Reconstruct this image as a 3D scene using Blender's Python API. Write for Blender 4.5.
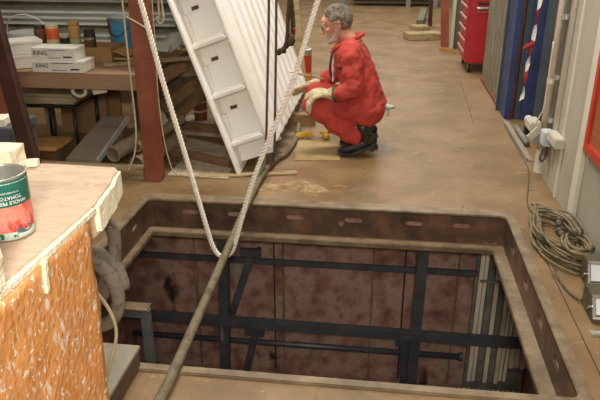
import bpy, bmesh, math, random
from mathutils import Vector, Matrix, Euler, noise
random.seed(7)
S = bpy.context.scene
COL = S.collection
for o in list(bpy.data.objects): bpy.data.objects.remove(o)
V = Vector
R = math.radians

# ---------------------------------------------------------------- camera, world, lamps, exposure
cd = bpy.data.cameras.new('camera'); cam = bpy.data.objects.new('camera', cd); COL.objects.link(cam)
cd.sensor_width = 36.0; cd.lens = 650.0/600.0*36.0; cd.clip_start = 0.02
cam.location = (0, 0, 1.55); cam.rotation_euler = (R(90-22.5), 0, R(7.3))
S.camera = cam
S.view_settings.view_transform = 'Standard'
S.view_settings.look = 'None'
S.view_settings.gamma = 1.0
S.view_settings.use_curve_mapping = False
S.view_settings.exposure = 0.22
W = bpy.data.worlds.new('World'); S.world = W; W.use_nodes = True
W.node_tree.nodes['Background'].inputs[0].default_value = (1.0, 0.97, 0.91, 1)
W.node_tree.nodes['Background'].inputs[1].default_value = 0.50
def lamp(name, loc, sx, sy, power, col=(1, .95, .86), rot=(0, 0, 0)):
    l = bpy.data.lights.new(name, 'AREA'); l.shape = 'RECTANGLE'; l.size = sx; l.size_y = sy
    l.energy = power; l.color = col
    o = bpy.data.objects.new(name, l); COL.objects.link(o); o.location = loc; o.rotation_euler = rot
    return o
lamp('flash_fill_lamp', (0.12, -0.50, 2.0), 0.5, 0.3, 55, rot=(R(64), 0, R(6)))  # unseen low lamp added behind the camera, acting as a soft flash
lamp('ceiling_lamp_middle', (-0.8, 4.0, 4.4), 1.6, 0.5, 130)
lamp('ceiling_lamp_back', (0.0, 8.5, 4.4), 1.6, 0.5, 120)
lamp('ceiling_lamp_far', (0.0, 13.0, 4.4), 1.6, 0.5, 110)

# ---------------------------------------------------------------- materials
def lin(c):
    if isinstance(c, str): c = tuple(int(c[i:i+2], 16)/255 for i in (0, 2, 4))
    return tuple((x/12.92 if x <= .04045 else ((x+.055)/1.055)**2.4) for x in c) + (1,)
MATS = {}
def mat(name, cols, scale=8.0, rough=.7, metal=0.0, bump=0.0, bscale=None, stretch=(1, 1, 1), detail=6, lo=.35, hi=.65, spec=.4, flecks=None):
    """noise-driven colour between cols; flecks = (colour, scale, threshold, stretch)"""
    m = bpy.data.materials.new(name); m.use_nodes = True; nt = m.node_tree; N = nt.nodes; L = nt.links
    b = N['Principled BSDF']; b.inputs['Roughness'].default_value = rough; b.inputs['Metallic'].default_value = metal
    b.inputs['Specular IOR Level'].default_value = spec
    if isinstance(cols, str): cols = [cols]
    tc = N.new('ShaderNodeTexCoord')
    mp = N.new('ShaderNodeMapping'); mp.inputs['Scale'].default_value = stretch
    L.new(tc.outputs['Object'], mp.inputs[0])
    nz = N.new('ShaderNodeTexNoise'); nz.inputs['Scale'].default_value = scale; nz.inputs['Detail'].default_value = detail
    nz.inputs['Roughness'].default_value = .6
    L.new(mp.outputs[0], nz.inputs['Vector'])
    rp = N.new('ShaderNodeValToRGB'); e = rp.color_ramp.elements
    if len(cols) == 1: cols = cols*2
    for i, c in enumerate(cols):
        p = lo + (hi-lo)*i/(len(cols)-1)
        if i < 2: el = e[i]; el.position = p
        else: el = e.new(p)
        el.color = lin(c)
    L.new(nz.outputs['Fac'], rp.inputs[0])
    out = rp.outputs[0]
    for fl in (flecks or []):
        mp2 = N.new('ShaderNodeMapping'); mp2.inputs['Scale'].default_value = fl[3]
        L.new(tc.outputs['Object'], mp2.inputs[0])
        n2 = N.new('ShaderNodeTexNoise'); n2.inputs['Scale'].default_value = fl[1]; n2.inputs['Detail'].default_value = 4
        n2.inputs['Distortion'].default_value = .4
        L.new(mp2.outputs[0], n2.inputs['Vector'])
        r2 = N.new('ShaderNodeValToRGB'); r2.color_ramp.elements[0].position = fl[2]; r2.color_ramp.elements[1].position = fl[2]+.06
        r2.color_ramp.elements[0].color = (0, 0, 0, 1); r2.color_ramp.elements[1].color = (1, 1, 1, 1)
        L.new(n2.outputs['Fac'], r2.inputs[0])
        mx = N.new('ShaderNodeMix'); mx.data_type = 'RGBA'
        L.new(r2.outputs[0], mx.inputs['Factor']); L.new(out, mx.inputs['A']); mx.inputs['B'].default_value = lin(fl[0])
        out = mx.outputs['Result']
    L.new(out, b.inputs['Base Color'])
    if bump:
        nb = N.new('ShaderNodeTexNoise'); nb.inputs['Scale'].default_value = bscale or scale*4; nb.inputs['Detail'].default_value = 5
        L.new(mp.outputs[0], nb.inputs['Vector'])
        bp = N.new('ShaderNodeBump'); bp.inputs['Strength'].default_value = bump; bp.inputs['Distance'].default_value = .01
        L.new(nb.outputs['Fac'], bp.inputs['Height']); L.new(bp.outputs[0], b.inputs['Normal'])
    MATS[name] = m
    return m
mat('floor', ['705939', '826745', '8f7654'], 2.2, .55, bump=.25, bscale=40, detail=12, flecks=[('93774c', 9, .62, (1, 1, 1)), ('665030', 13, .66, (1, 1, 1)), ('8a684c', 2.4, .58, (1, 1, 1)), ('a58c62', 22, .70, (1, 1, 1))])
mat('floor_plaster', ['786043', '917855', 'ad9570'], 22, .9, bump=.5, bscale=60)
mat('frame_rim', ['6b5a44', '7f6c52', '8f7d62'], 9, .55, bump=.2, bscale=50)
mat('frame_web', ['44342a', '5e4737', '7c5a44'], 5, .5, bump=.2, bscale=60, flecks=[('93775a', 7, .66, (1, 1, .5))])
mat('slot_back_red', ['b08a78', '8f6a5a'], 20, .8)
mat('slot_back_lit', ['f4ead2', 'e0d2b4'], 20, .8)  # pale tone stands in for flash light caught in the side slots
mat('pit_plate', ['61423a', '8b6558', 'aa8a78', '785348'], 7, .55, bump=.25, bscale=40, detail=9, lo=.28, hi=.72, flecks=[('9c8a7a', 6, .64, (1, 1, .3)), ('3d2824', 4, .66, (1, 1, .6))])
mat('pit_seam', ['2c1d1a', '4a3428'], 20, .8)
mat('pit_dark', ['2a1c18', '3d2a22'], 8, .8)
mat('black_steel', ['4a4d50', '5a5c5e'], 10, .4, metal=.3, spec=.5)
mat('grey_steel', ['6f7678', '8b8f8e'], 10, .5, metal=.2)
mat('lath_white', ['a89a82', 'd8cdb4', 'c6b797'], 10, .8, stretch=(1, 1, .2), flecks=[('5c4334', 14, .66, (1, 1, .4))])
mat('lath_grey', ['5f5c54', '7f7a6e'], 10, .8)
mat('wall_paint', ['a09986', 'ada693', 'b3ac9a'], 1.2, .7, bump=.05, bscale=40)
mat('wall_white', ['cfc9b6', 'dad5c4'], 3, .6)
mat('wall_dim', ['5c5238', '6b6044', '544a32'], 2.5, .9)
mat('red_oxide', ['7f4330', '8f503b', '9a5e47'], 4, .55, bump=.1, flecks=[('a5705a', 10, .72, (1, 1, 1))])
mat('dark_oxide', ['3a221c', '4a2e26'], 4, .5)
mat('white_grp', ['f2ede2', 'f8f5ee', 'f3f0f0'], 3, .35, bump=.06, bscale=25, spec=.5)
mat('slot_dark', ['6b4630', '4d3222'], 20, .8)
mat('cream_foam', ['e2d6b8', 'f0e6cc', 'eadfc2'], 18, .9, bump=.6, bscale=90)
mat('block_top', ['bea488', 'd2b99e', 'c8ac8e'], 7, .75, bump=.35, bscale=60, stretch=(1, 2.2, 1), flecks=[('a98468', 9, .68, (.6, 2.5, 1)), ('e8d6bc', 16, .66, (1, 1, 1))])
mat('orange_shell', ['d8904f', 'e09c5c', 'da9864'], 8, .36, bump=.55, bscale=60, spec=.6, stretch=(1, 1, .9), flecks=[('eac4a4', 38, .60, (1, 1, .65)), ('f8ece2', 85, .60, (1, 1, .75)), ('f0dccc', 26, .655, (1, 1, .5)), ('b99a88', 30, .70, (1, 1, .4))])
mat('tin', ['b9b6ac', 'd4d2ca'], 10, .3, metal=.75)
mat('can_green', ['1f5b4e', '276a5c'], 20, .4)
mat('can_lightgreen', ['a9c4b4', 'c2d6c8'], 30, .4, flecks=[('2f6a4c', 120, .55, (1, 1, 1))])
mat('can_tomato', ['c8463c', 'e06a5e', 'ea8a7a', 'b83a32'], 34, .4, stretch=(1, 1, .55), flecks=[('f4b4a6', 60, .68, (1, 1, .6))])
mat('can_emblem', ['5a7078', '4a626a'], 30, .4)
mat('print_white', 'f0f0ea', 5, .5)
mat('print_black', '26262a', 5, .6)
mat('print_blue', '5566a0', 5, .6)
mat('print_red', 'd24a50', 5, .5)
mat('carton_white', ['d8d2c2', 'e8e3d6'], 10, .7)
mat('carton_brown', ['8d6a42', 'a07c50'], 6, .85)
mat('cardboard', ['97804f', 'a68e60', 'ad956a'], 6, .85)
mat('plywood', ['8c6c46', '9d7c54'], 2.5, .8, stretch=(1, 1, .3))
mat('bench_wood', ['8c6c50', 'a28265', '96765c'], 6, .75, stretch=(.3, 1, 2.5), bump=.1)
mat('dusty_board', ['8c8070', '9d917e'], 6, .85)
mat('pine', ['9a6c34', 'b98c4c', 'c49a5c'], 8, .75, stretch=(.4, 3, 3), bump=.15)
mat('old_timber', ['75583c', '8f6f4c', '7f6244'], 7, .85, stretch=(1.5, .5, 1.5), bump=.2)
mat('old_timber_pale', ['95805f', 'ad9771', '7d6848'], 7, .85, stretch=(.4, 2, 2), bump=.2)
mat('dirty_plank', ['a8967c', 'bcaa90', '968469'], 5, .9, bump=.2)
mat('cardtube', ['8d7b62', 'a89479'], 8, .85)
mat('aluminium', ['b9bab2', 'd8d9d0'], 12, .4, metal=.15, stretch=(.2, 1, 1))
mat('aluminium_dull', ['6b6654', '858068'], 12, .5, metal=.2)
mat('seat_grey', ['a3957a', 'b8ab90'], 8, .35)
mat('stool_black', ['1d1e20', '28292b'], 8, .4)
mat('rope_white', ['e6d8c4', 'f8f0e4'], 60, .8)
mat('string', ['b7a586', 'cfbf9f'], 40, .85)
mat('hose_grey', ['665b46', '7a6e56', '594f3c'], 14, .75, flecks=[('4d4032', 20, .68, (1, 1, 1))])
mat('cable_dark', ['4d4436', '645a48'], 20, .6)
mat('rope_dark', ['3d3222', '5a4a32'], 60, .9, bump=.5)
mat('vac_hose', ['6d6156', '857a6e', '5a4e44'], 18, .75, bump=.3, flecks=[('b5aca0', 45, .68, (1, 1, 1))])
mat('coil_cable', ['6a5c42', '7f7052', '564a36'], 14, .6)
mat('mdf_grey', ['8a8070', '97907f'], 12, .8)
mat('mdf_edge', ['5c4a38', '6a5844'], 12, .8)
mat('coverall', ['a83a33', 'bd463b', '9a322d'], 5, .85, bump=.15, bscale=25, flecks=[('8f3a30', 5, .67, (1, 1, 1))])
mat('coverall_dark', ['4a2a22', '5c3228'], 10, .85)
mat('skin', ['c08a6e', 'd09c80', 'b87a62'], 14, .6)
mat('hair_grey', ['5a5142', '7a7060', '958c7c'], 30, .9, bump=.8, bscale=120)
mat('beard_white', ['a89484', 'c4b4a6'], 60, .9, bump=.8, bscale=140)
mat('glove', ['a3936f', 'c4b592', 'd2c5a6'], 16, .9, bump=.3, bscale=60)
mat('green_cuff', '2f5a3a', 10, .8)
mat('boot', ['161514', '26241f'], 14, .32, bump=.3, spec=.6)
mat('boot_sole', ['1a1917', '4a453c'], 20, .7)
mat('wire', ['4a3a32', '5a4a40'], 10, .4)
mat('yellow', ['c99a1c', 'e0b62c'], 20, .7, bump=.3)
mat('rag', ['a8aaa0', 'c6c8be', '7d8078'], 30, .9, bump=.4)
mat('tin_red', ['b8301e', 'c9452a'], 8, .4)
mat('tin_yellow', ['d9a03c', 'c98a2c'], 8, .4)
mat('tin_blue', '3a4a86', 8, .4)
mat('cabinet_red', ['b02430', 'bc2e38'], 5, .4)
mat('drawer_edge', ['b88a72', 'c79c82'], 6, .5)
mat('rubber', '26221e', 10, .7)
mat('chrome', ['c8c8c4', 'e0e0dc'], 10, .25, metal=.8)
mat('sheet_brown', ['6b6450', '837a64', '625a48', '968c76'], 3, .7, stretch=(1, 3, .5))
mat('sheet_grey', ['5f6450', '727660', '686a58'], 3, .8)
mat('board_pale', ['b5b4a0', 'c6c6b4'], 3, .7)
mat('blue_paint', ['28365f', '30406e'], 3, .5)
mat('blue_grey', ['4a5564', '5a6672'], 3, .6)
mat('blue_dark', ['343f4e', '3d4858'], 3, .6)
mat('rust', ['8a4a26', '6d3a22', 'a06036'], 8, .8)
mat('pvc', ['cfc7b0', 'dcd5c0'], 8, .45)
mat('conduit', ['77736a', '8a867c'], 8, .45)
mat('tape_red', 'b0322e', 8, .5)
mat('tape_white', 'e2ded4', 8, .5)
mat('socket_white', ['bdb8a6', 'cac5b5'], 8, .45)
mat('socket_blue', ['b4bfc2', 'c2ccce'], 8, .45)
mat('socket_grey', ['8d8c84', '9a9990'], 8, .5)
mat('frame_red', ['c63a22', 'b83420'], 6, .45)
mat('mesh_orange', ['94552f', 'a8663a', '7d4a2e'], 40, .8, bump=.3)
mat('charger_dark', ['4d4638', '62593f'], 10, .5)
mat('charger_face', ['dadada', 'e8e8e8'], 6, .4, metal=.1)
mat('bucket_blue', ['3f86b0', '5a9cc0'], 10, .35)
mat('bucket_clear', ['9db0b4', 'b8c8c8'], 12, .3)
mat('jar_brown', ['5a3a20', '6d4a2a'], 20, .3)
mat('jar_orange', ['d0592a', 'dc6a34'], 20, .4)
mat('jar_cream', ['c8b48c', 'd6c6a0'], 20, .4)
mat('jar_tan', ['b0854e', 'bf955c'], 20, .4)
mat('jar_green', ['9aa060', 'b4b878'], 20, .4)
mat('jar_dark', ['2c2a26', '3a3630'], 20, .3)
mat('plastic_clear', ['8f8878', 'b5ae9e', 'a39a88'], 16, .3, bump=.4)
mat('grey_box', ['4a4c54', '565860'], 8, .6)

# ---------------------------------------------------------------- mesh builder (all coordinates in metres, world space)
def basis(d):
    d = d.normalized(); a = V((0, 0, 1)) if abs(d.z) < .9 else V((1, 0, 0))
    x = d.cross(a).normalized(); return x, d.cross(x).normalized()
def smooth_path(pts, n=6, closed=False):
    pts = [V(p) for p in pts]; out = []; k = len(pts)
    rng = range(k if closed else k-1)
    for i in rng:
        g = lambda j: pts[j % k] if closed else pts[max(0, min(k-1, j))]
        p0, p1, p2, p3 = g(i-1), g(i), g(i+1), g(i+2)
        for s in range(n):
            t = s/n
            out.append(.5*((2*p1)+(p2-p0)*t+(2*p0-5*p1+4*p2-p3)*t*t+(3*p1-p0-3*p2+p3)*t**3))
    if not closed: out.append(pts[-1])
    return out
class MB:
    def __init__(s): s.v = []; s.f = []; s.mi = []
    def add(s, vs, fs, mi=0):
        b = len(s.v); s.v += [V(p) for p in vs]; s.f += [tuple(b+i for i in f) for f in fs]; s.mi += [mi]*len(fs); return s
    def box(s, lo, hi, rot=None, about=None, mi=0):
        x0, y0, z0 = lo; x1, y1, z1 = hi
        vs = [V(p) for p in ((x0, y0, z0), (x1, y0, z0), (x1, y1, z0), (x0, y1, z0), (x0, y0, z1), (x1, y0, z1), (x1, y1, z1), (x0, y1, z1))]
        if rot is not None:
            c = V(about) if about is not None else (V(lo)+V(hi))/2
            M = Euler(rot).to_matrix(); vs = [c+M@(p-c) for p in vs]
        return s.add(vs, [(0, 3, 2, 1), (4, 5, 6, 7), (0, 1, 5, 4), (1, 2, 6, 5), (2, 3, 7, 6), (3, 0, 4, 7)], mi)
    def bar(s, a, b, w, h, up=(0, 0, 1), mi=0):
        a = V(a); b = V(b); d = (b-a).normalized(); u = V(up)
        x = d.cross(u)
        if x.length < 1e-4: x = d.cross(V((1, 0, 0)))
        x.normalize(); y = x.cross(d).normalized()
        vs = [p+x*sx*w/2+y*sy*h/2 for p in (a, b) for sx, sy in ((-1, -1), (1, -1), (1, 1), (-1, 1))]
        return s.add(vs, [(0, 1, 2, 3), (7, 6, 5, 4), (0, 4, 5, 1), (1, 5, 6, 2), (2, 6, 7, 3), (3, 7, 4, 0)], mi)
    def tube(s, pts, r, n=8, closed=False, cap=True, mi=0):
        pts = [V(p) for p in pts]; k = len(pts); rs = r if isinstance(r, (list, tuple)) else [r]*k
        x = None; rings = []; b = len(s.v)
        for i, p in enumerate(pts):
            d = (pts[(i+1) % k]-pts[i-1]) if closed else (pts[min(k-1, i+1)]-pts[max(0, i-1)])
            d.normalize()
            if x is None: x, y = basis(d)
            else:
                x = (x-d*x.dot(d)).normalized(); y = d.cross(x)
            for j in range(n):
                a = 2*math.pi*j/n; s.v.append(p+(x*math.cos(a)+y*math.sin(a))*rs[i])
        m = k if closed else k-1
        for i in range(m):
            for j in range(n):
                s.f.append((b+i*n+j, b+i*n+(j+1) % n, b+((i+1) % k)*n+(j+1) % n, b+((i+1) % k)*n+j)); s.mi.append(mi)
        if cap and not closed:
            s.f.append(tuple(b+j for j in range(n))[::-1]); s.mi.append(mi)
            s.f.append(tuple(b+(k-1)*n+j for j in range(n))); s.mi.append(mi)
        return s
    def lathe(s, prof, c, axis=(0, 0, 1), n=24, mi=0, a0=0, a1=2*math.pi):
        d = V(axis).normalized(); x, y = basis(d); c = V(c); b = len(s.v); k = len(prof); full = a1-a0 > 6.28
        m = n if full else n+1
        for (r, h) in prof:
            for j in range(m):
                a = a0+(a1-a0)*j/n; s.v.append(c+d*h+(x*math.cos(a)+y*math.sin(a))*r)
        for i in range(k-1):
            for j in range(n):
                s.f.append((b+i*m+j, b+i*m+(j+1) % m, b+(i+1)*m+(j+1) % m, b+(i+1)*m+j)); s.mi.append(mi)
        return s
    def ell(s, c, r, n=12, M=None, mi=0):
        c = V(c); r = r if isinstance(r, (tuple, list)) else (r, r, r); b = len(s.v); h = n//2
        for i in range(h+1):
            t = math.pi*i/h
            for j in range(n):
                a = 2*math.pi*j/n; p = V((r[0]*math.sin(t)*math.cos(a), r[1]*math.sin(t)*math.sin(a), r[2]*math.cos(t)))
                s.v.append(c+(M@p if M else p))
        for i in range(h):
            for j in range(n):
                s.f.append((b+i*n+j, b+(i+1)*n+j, b+(i+1)*n+(j+1) % n, b+i*n+(j+1) % n)); s.mi.append(mi)
        return s
    def cone(s, a, b, ra, rb, n=12):            # chain of ellipsoids a -> b, radii may be tuples
        a = V(a); b = V(b); ra = V(ra if isinstance(ra, tuple) else (ra,)*3); rb = V(rb if isinstance(rb, tuple) else (rb,)*3)
        L = (b-a).length; k = max(2, int(L/(.3*min(min(ra), min(rb)))))
        for i in range(k+1):
            t = i/k; s.ell(a.lerp(b, t), tuple(ra.lerp(rb, t)), n)
        return s
    def prism(s, poly, z0, z1, mi=0):            # poly of (x, y)
        k = len(poly); vs = [(p[0], p[1], z0) for p in poly]+[(p[0], p[1], z1) for p in poly]
        return s.add(vs, [tuple(range(k))[::-1], tuple(range(k, 2*k))]+[(i, (i+1) % k, k+(i+1) % k, k+i) for i in range(k)], mi)
    def extr(s, loop, d, mi=0):                  # planar 3-D loop pushed along d
        k = len(loop); d = V(d); vs = [V(p) for p in loop]; vs += [p+d for p in vs]
        return s.add(vs, [tuple(range(k))[::-1], tuple(range(k, 2*k))]+[(i, (i+1) % k, k+(i+1) % k, k+i) for i in range(k)], mi)

def finish(o, me, smooth):
    if smooth:
        for p in me.polygons: p.use_smooth = True
def obj(name, mb, m, parent=None, smooth=False, bevel=0, jitter=0, sub=0, base=None):
    bm = bmesh.new(); vs = [bm.verts.new(p) for p in mb.v]
    for f, mi in zip(mb.f, mb.mi):
        try: fc = bm.faces.new([vs[i] for i in f]); fc.material_index = mi
        except ValueError: pass
    bmesh.ops.recalc_face_normals(bm, faces=bm.faces)
    if sub:
        bmesh.ops.triangulate(bm, faces=[f for f in bm.faces if len(f.verts) > 4])
        bmesh.ops.subdivide_edges(bm, edges=bm.edges, cuts=sub, use_grid_fill=True)
    if bevel:
        ed = [e for e in bm.edges if len(e.link_faces) == 2 and e.calc_face_angle(0) > .6]
        bmesh.ops.bevel(bm, geom=ed, offset=bevel, segments=2, affect='EDGES', clamp_overlap=True)
    if jitter:
        for v in bm.verts:
            q = v.co*23; v.co += V((noise.noise(q), noise.noise(q+V((9, 3, 1))), noise.noise(q+V((2, 7, 5)))))*jitter
    me = bpy.data.meshes.new(name); bm.to_mesh(me); bm.free()
    if parent is not None: org = parent['_o']
    elif base is not None: org = base
    else:
        xs = [v.co for v in me.vertices]
        lo = [min(p[i] for p in xs) for i in range(3)]; hi = [max(p[i] for p in xs) for i in range(3)]
        org = ((lo[0]+hi[0])/2, (lo[1]+hi[1])/2, lo[2])
    me.transform(Matrix.Translation(-V(org)))
    for mm in (m if isinstance(m, (list, tuple)) else [m]): me.materials.append(MATS[mm])
    o = bpy.data.objects.new(name, me); COL.objects.link(o); o['_o'] = list(org)
    finish(o, me, smooth)
    if parent is not None:
        o.parent = parent
    else: o.location = org
    if parent is not None and parent.parent is None and parent.type != 'EMPTY': pass
    return o
# a child's mesh is stored relative to its top thing's origin; sub-parts sit at the same origin
def thing(name, label, cat, loc, group=None):
    o = bpy.data.objects.new(name, None); COL.objects.link(o); o.location = loc; o['_o'] = list(loc); o.empty_display_size = .05
    return tag(o, label, cat, group)
def tag(o, label, cat, group=None, kind=None):
    o['label'] = label
    if cat: o['category'] = cat
    if group: o['group'] = group
    if kind: o['kind'] = kind
    return o
def struct(o, label=None):
    o['kind'] = 'structure'
    if label: o['label'] = label; o['category'] = o.name.split('_')[0]
    return o
def bx(lo, hi, rot=None, about=None): return MB().box(lo, hi, rot, about)
def text(name, body, size, loc, rot, m, parent, mirror=False):
    c = bpy.data.curves.new(name, 'FONT'); c.body = body; c.size = size; c.extrude = .0006; c.align_x = 'CENTER'; c.align_y = 'CENTER'
    t = bpy.data.objects.new('tmp_text', c); COL.objects.link(t)
    dg = bpy.context.evaluated_depsgraph_get(); me = bpy.data.meshes.new_from_object(t.evaluated_get(dg))
    bpy.data.objects.remove(t)
    M = Matrix.Translation(V(loc)) @ Euler(rot).to_matrix().to_4x4()
    me.transform(Matrix.Translation(-V(parent['_o'])) @ M)
    me.materials.clear(); me.materials.append(MATS[m])
    o = bpy.data.objects.new(name, me); COL.objects.link(o); o.parent = parent; o['_o'] = list(parent['_o'])
    return o
def remeshed(name, mb, m, parent, voxel=.012, it=8, disp=0, dsize=.08):
    o = obj(name, mb, m, parent, smooth=True)
    r = o.modifiers.new('r', 'REMESH'); r.mode = 'VOXEL'; r.voxel_size = voxel
    sm = o.modifiers.new('s', 'SMOOTH'); sm.factor = .5; sm.iterations = it
    if disp:
        tx = bpy.data.textures.new('folds', 'CLOUDS'); tx.noise_scale = dsize; tx.noise_depth = 2
        d = o.modifiers.new('d', 'DISPLACE'); d.texture = tx; d.strength = disp; d.mid_level = .5; d.texture_coords = 'LOCAL'
    dg = bpy.context.evaluated_depsgraph_get(); me = bpy.data.meshes.new_from_object(o.evaluated_get(dg))
    o.modifiers.clear(); old = o.data; o.data = me; bpy.data.meshes.remove(old)
    for p in me.polygons: p.use_smooth = True
    return o

# ================================================================ THE SETTING
# ---- floor with the hatch opening
HX0, HX1, HY0, HY1 = -1.44, .775, 1.945, 3.655
fm = MB()
xs = [-4.2, HX0, HX1, 3.2]; ys = [-1.2, HY0, HY1, 18.0]
for i in range(3):
    for j in range(3):
        if i == 1 and j == 1: continue
        fm.add([(xs[i], ys[j], 0), (xs[i+1], ys[j], 0), (xs[i+1], ys[j+1], 0), (xs[i], ys[j+1], 0)], [(0, 1, 2, 3)])
for a, b in (((HX0, HY0), (HX1, HY0)), ((HX1, HY0), (HX1, HY1)), ((HX1, HY1), (HX0, HY1)), ((HX0, HY1), (HX0, HY0))):
    fm.add([(a[0], a[1], 0), (b[0], b[1], 0), (b[0], b[1], -.16), (a[0], a[1], -.16)], [(0, 1, 2, 3)])
struct(obj('floor', fm, 'floor', base=(0, 0, 0)), 'worn brown concrete workshop floor around the open pit')
def strip(name, a, b, w, m, h=.0015):
    return obj(name, MB().bar((a[0], a[1], h/2), (b[0], b[1], h/2), w, h), m)
struct(strip('trim_1', (.868, 1.2), (.868, 3.55), .004, 'pit_seam'))
struct(strip('trim_2', (.80, 5.6), (.86, 7.4), .004, 'pit_seam'))
# ---- pit shell
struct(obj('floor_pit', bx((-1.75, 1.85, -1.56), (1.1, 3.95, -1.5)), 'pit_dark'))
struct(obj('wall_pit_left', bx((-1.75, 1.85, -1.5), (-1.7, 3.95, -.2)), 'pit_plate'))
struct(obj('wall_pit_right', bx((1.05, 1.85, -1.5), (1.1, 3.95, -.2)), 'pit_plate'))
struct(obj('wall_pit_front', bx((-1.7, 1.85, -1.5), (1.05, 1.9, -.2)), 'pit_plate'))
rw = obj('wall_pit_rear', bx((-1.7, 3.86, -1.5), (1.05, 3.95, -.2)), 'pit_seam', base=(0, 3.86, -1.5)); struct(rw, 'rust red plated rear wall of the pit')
for k, (a, b, dy) in enumerate(((-1.7, -1.225, .02), (-1.215, -.675, .014), (-.662, -.612, .03), (-.60, -.008, .016), (.002, .545, .022), (.557, 1.05, .014))):
    obj('plate', bx((a, 3.86-dy, -1.5), (b, 3.86, -.2)), 'pit_plate', rw, bevel=.004)
obj('bottom_rail', bx((-1.7, 3.81, -1.47), (1.05, 3.86, -1.40)), 'pit_plate', rw)
for x in (-1.22, -.606, -.003, .551): obj('seam_bead', MB().tube([(x, 3.842, -1.5), (x, 3.842, -.9), (x+.002, 3.842, -.2)], .006, 6), 'frame_rim', rw)
obj('panel_seam', bx((.20, 3.835, -1.5), (.212, 3.86, -.2)), 'pit_seam', rw)
# ---- hatch frame: Z-section steel kerb with slotted web
def rrect(x0, x1, y0, y1, r, z, n=6):
    out = []
    for cx, cy, a in ((x1-r, y1-r, 0), (x0+r, y1-r, 90), (x0+r, y0+r, 180), (x1-r, y0+r, 270)):
        for i in range(n+1):
            t = R(a+90*i/n); out.append(V((cx+r*math.cos(t), cy+r*math.sin(t), z)))
    return out
def ring(outer, inner, z0, z1):
    m = MB(); k = len(outer)
    vs = [V((p.x, p.y, z)) for z in (z1, z0) for lp in (outer, inner) for p in lp]
    f = []
    for i in range(k):
        j = (i+1) % k
        f += [(i, j, k+j, k+i), (2*k+i, 3*k+i, 3*k+j, 2*k+j), (i, 2*k+i, 2*k+j, j), (k+i, k+j, 3*k+j, 3*k+i)]
    return m.add(vs, f)
WX0, WX1, WY0, WY1 = -1.41, .752, 1.985, 3.586
hf = thing('hatch_frame', 'rusty brown steel hatch frame with slotted inner walls around the open floor pit', 'frame', (-.33, 2.8, 0))
obj('top_flange', ring(rrect(-1.47, .802, 1.942, 3.687, .055, 0), rrect(WX0, WX1, WY0, WY1, .03, 0), -.008, .012), 'frame_rim', hf, bevel=.004)
obj('ledge', ring(rrect(WX0-.01, WX1+.01, WY0-.01, WY1+.01, .03, 0), rrect(WX0+.04, WX1-.066, WY0+.06, WY1-.075, .015, 0), -.205, -.173), 'frame_rim', hf, bevel=.004)
def web(p0, p1, z0, z1, slots, inward):
    """vertical sheet p0->p1 with stadium holes at distances slots along it"""
    p0 = V((p0[0], p0[1], 0)); p1 = V((p1[0], p1[1], 0)); L = (p1-p0).length; d = (p1-p0)/L; n = V(inward); m = MB(); T = .012
    P = lambda s, z, t=0: p0+d*s+V((0, 0, z))-n*t
    def quad(a, b):
        if b-a > 1e-5:
            for t in (0, T): m.add([P(a, z0, t), P(b, z0, t), P(b, z1, t), P(a, z1, t)], [(0, 1, 2, 3)])
    cur = 0
    for s, zc, hl, r in slots:
        a, b = s-hl-.02, s+hl+.02
        quad(cur, a); cur = b
        hw = (b-a)/2; up, dn = z1-zc, zc-z0
        angs = sorted([2*math.pi*i/24 for i in range(24)]+[math.atan2(up, hw), math.atan2(up, -hw), math.atan2(-dn, -hw) % (2*math.pi), math.atan2(-dn, hw) % (2*math.pi)])
        inn, outr = [], []
        for t in angs:
            cx, cz = math.cos(t), math.sin(t)
            ks = []
            if abs(cx) > 1e-6: ks.append(hw/abs(cx))
            if cz > 1e-6: ks.append(up/cz)
            if cz < -1e-6: ks.append(dn/-cz)
            k = min(ks); outr.append((s+k*cx, zc+k*cz))
            lo, hi = 0, hl*2
            for _ in range(30):
                q = (lo+hi)/2; px, pz = q*cx, q*cz
                ex = max(0, abs(px)-(hl-r)); ins = ex*ex+pz*pz < r*r
                lo, hi = (q, hi) if ins else (lo, q)
            inn.append((s+lo*cx, zc+lo*cz))
        k = len(angs)
        for t in (0, T):
            m.add([P(x, z, t) for x, z in outr]+[P(x, z, t) for x, z in inn], [(i, (i+1) % k, k+(i+1) % k, k+i) for i in range(k)])
        m.add([P(x, z, 0) for x, z in inn]+[P(x, z, T) for x, z in inn], [(i, (i+1) % k, k+(i+1) % k, k+i) for i in range(k)])
    quad(cur, L)
    return m
zs, zt, rc = -.175, .0, .03
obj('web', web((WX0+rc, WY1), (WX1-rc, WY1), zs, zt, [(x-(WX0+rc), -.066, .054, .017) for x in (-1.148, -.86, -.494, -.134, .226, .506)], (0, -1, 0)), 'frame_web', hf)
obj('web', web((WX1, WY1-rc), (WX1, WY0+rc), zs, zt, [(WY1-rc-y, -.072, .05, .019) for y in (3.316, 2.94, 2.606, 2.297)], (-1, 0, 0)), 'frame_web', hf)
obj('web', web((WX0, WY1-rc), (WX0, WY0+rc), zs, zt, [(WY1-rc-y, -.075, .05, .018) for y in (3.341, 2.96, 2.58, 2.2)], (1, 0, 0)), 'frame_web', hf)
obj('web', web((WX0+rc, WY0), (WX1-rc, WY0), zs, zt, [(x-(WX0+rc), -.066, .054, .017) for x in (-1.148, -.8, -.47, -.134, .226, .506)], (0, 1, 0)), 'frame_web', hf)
for cx, cy, a in ((WX1-rc, WY1-rc, 0), (WX0+rc, WY1-rc, 90), (WX0+rc, WY0+rc, 180), (WX1-rc, WY0+rc, 270)):
    m = MB(); n = 6; vs = []
    for i in range(n+1):
        t = R(a+90*i/n)
        for z in (zs, zt): vs.append((cx+rc*math.cos(t), cy+rc*math.sin(t), z))
    m.add(vs, [(2*i, 2*i+2, 2*i+3, 2*i+1) for i in range(n)])
    obj('web_corner', m, 'frame_web', hf, smooth=True)
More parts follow.
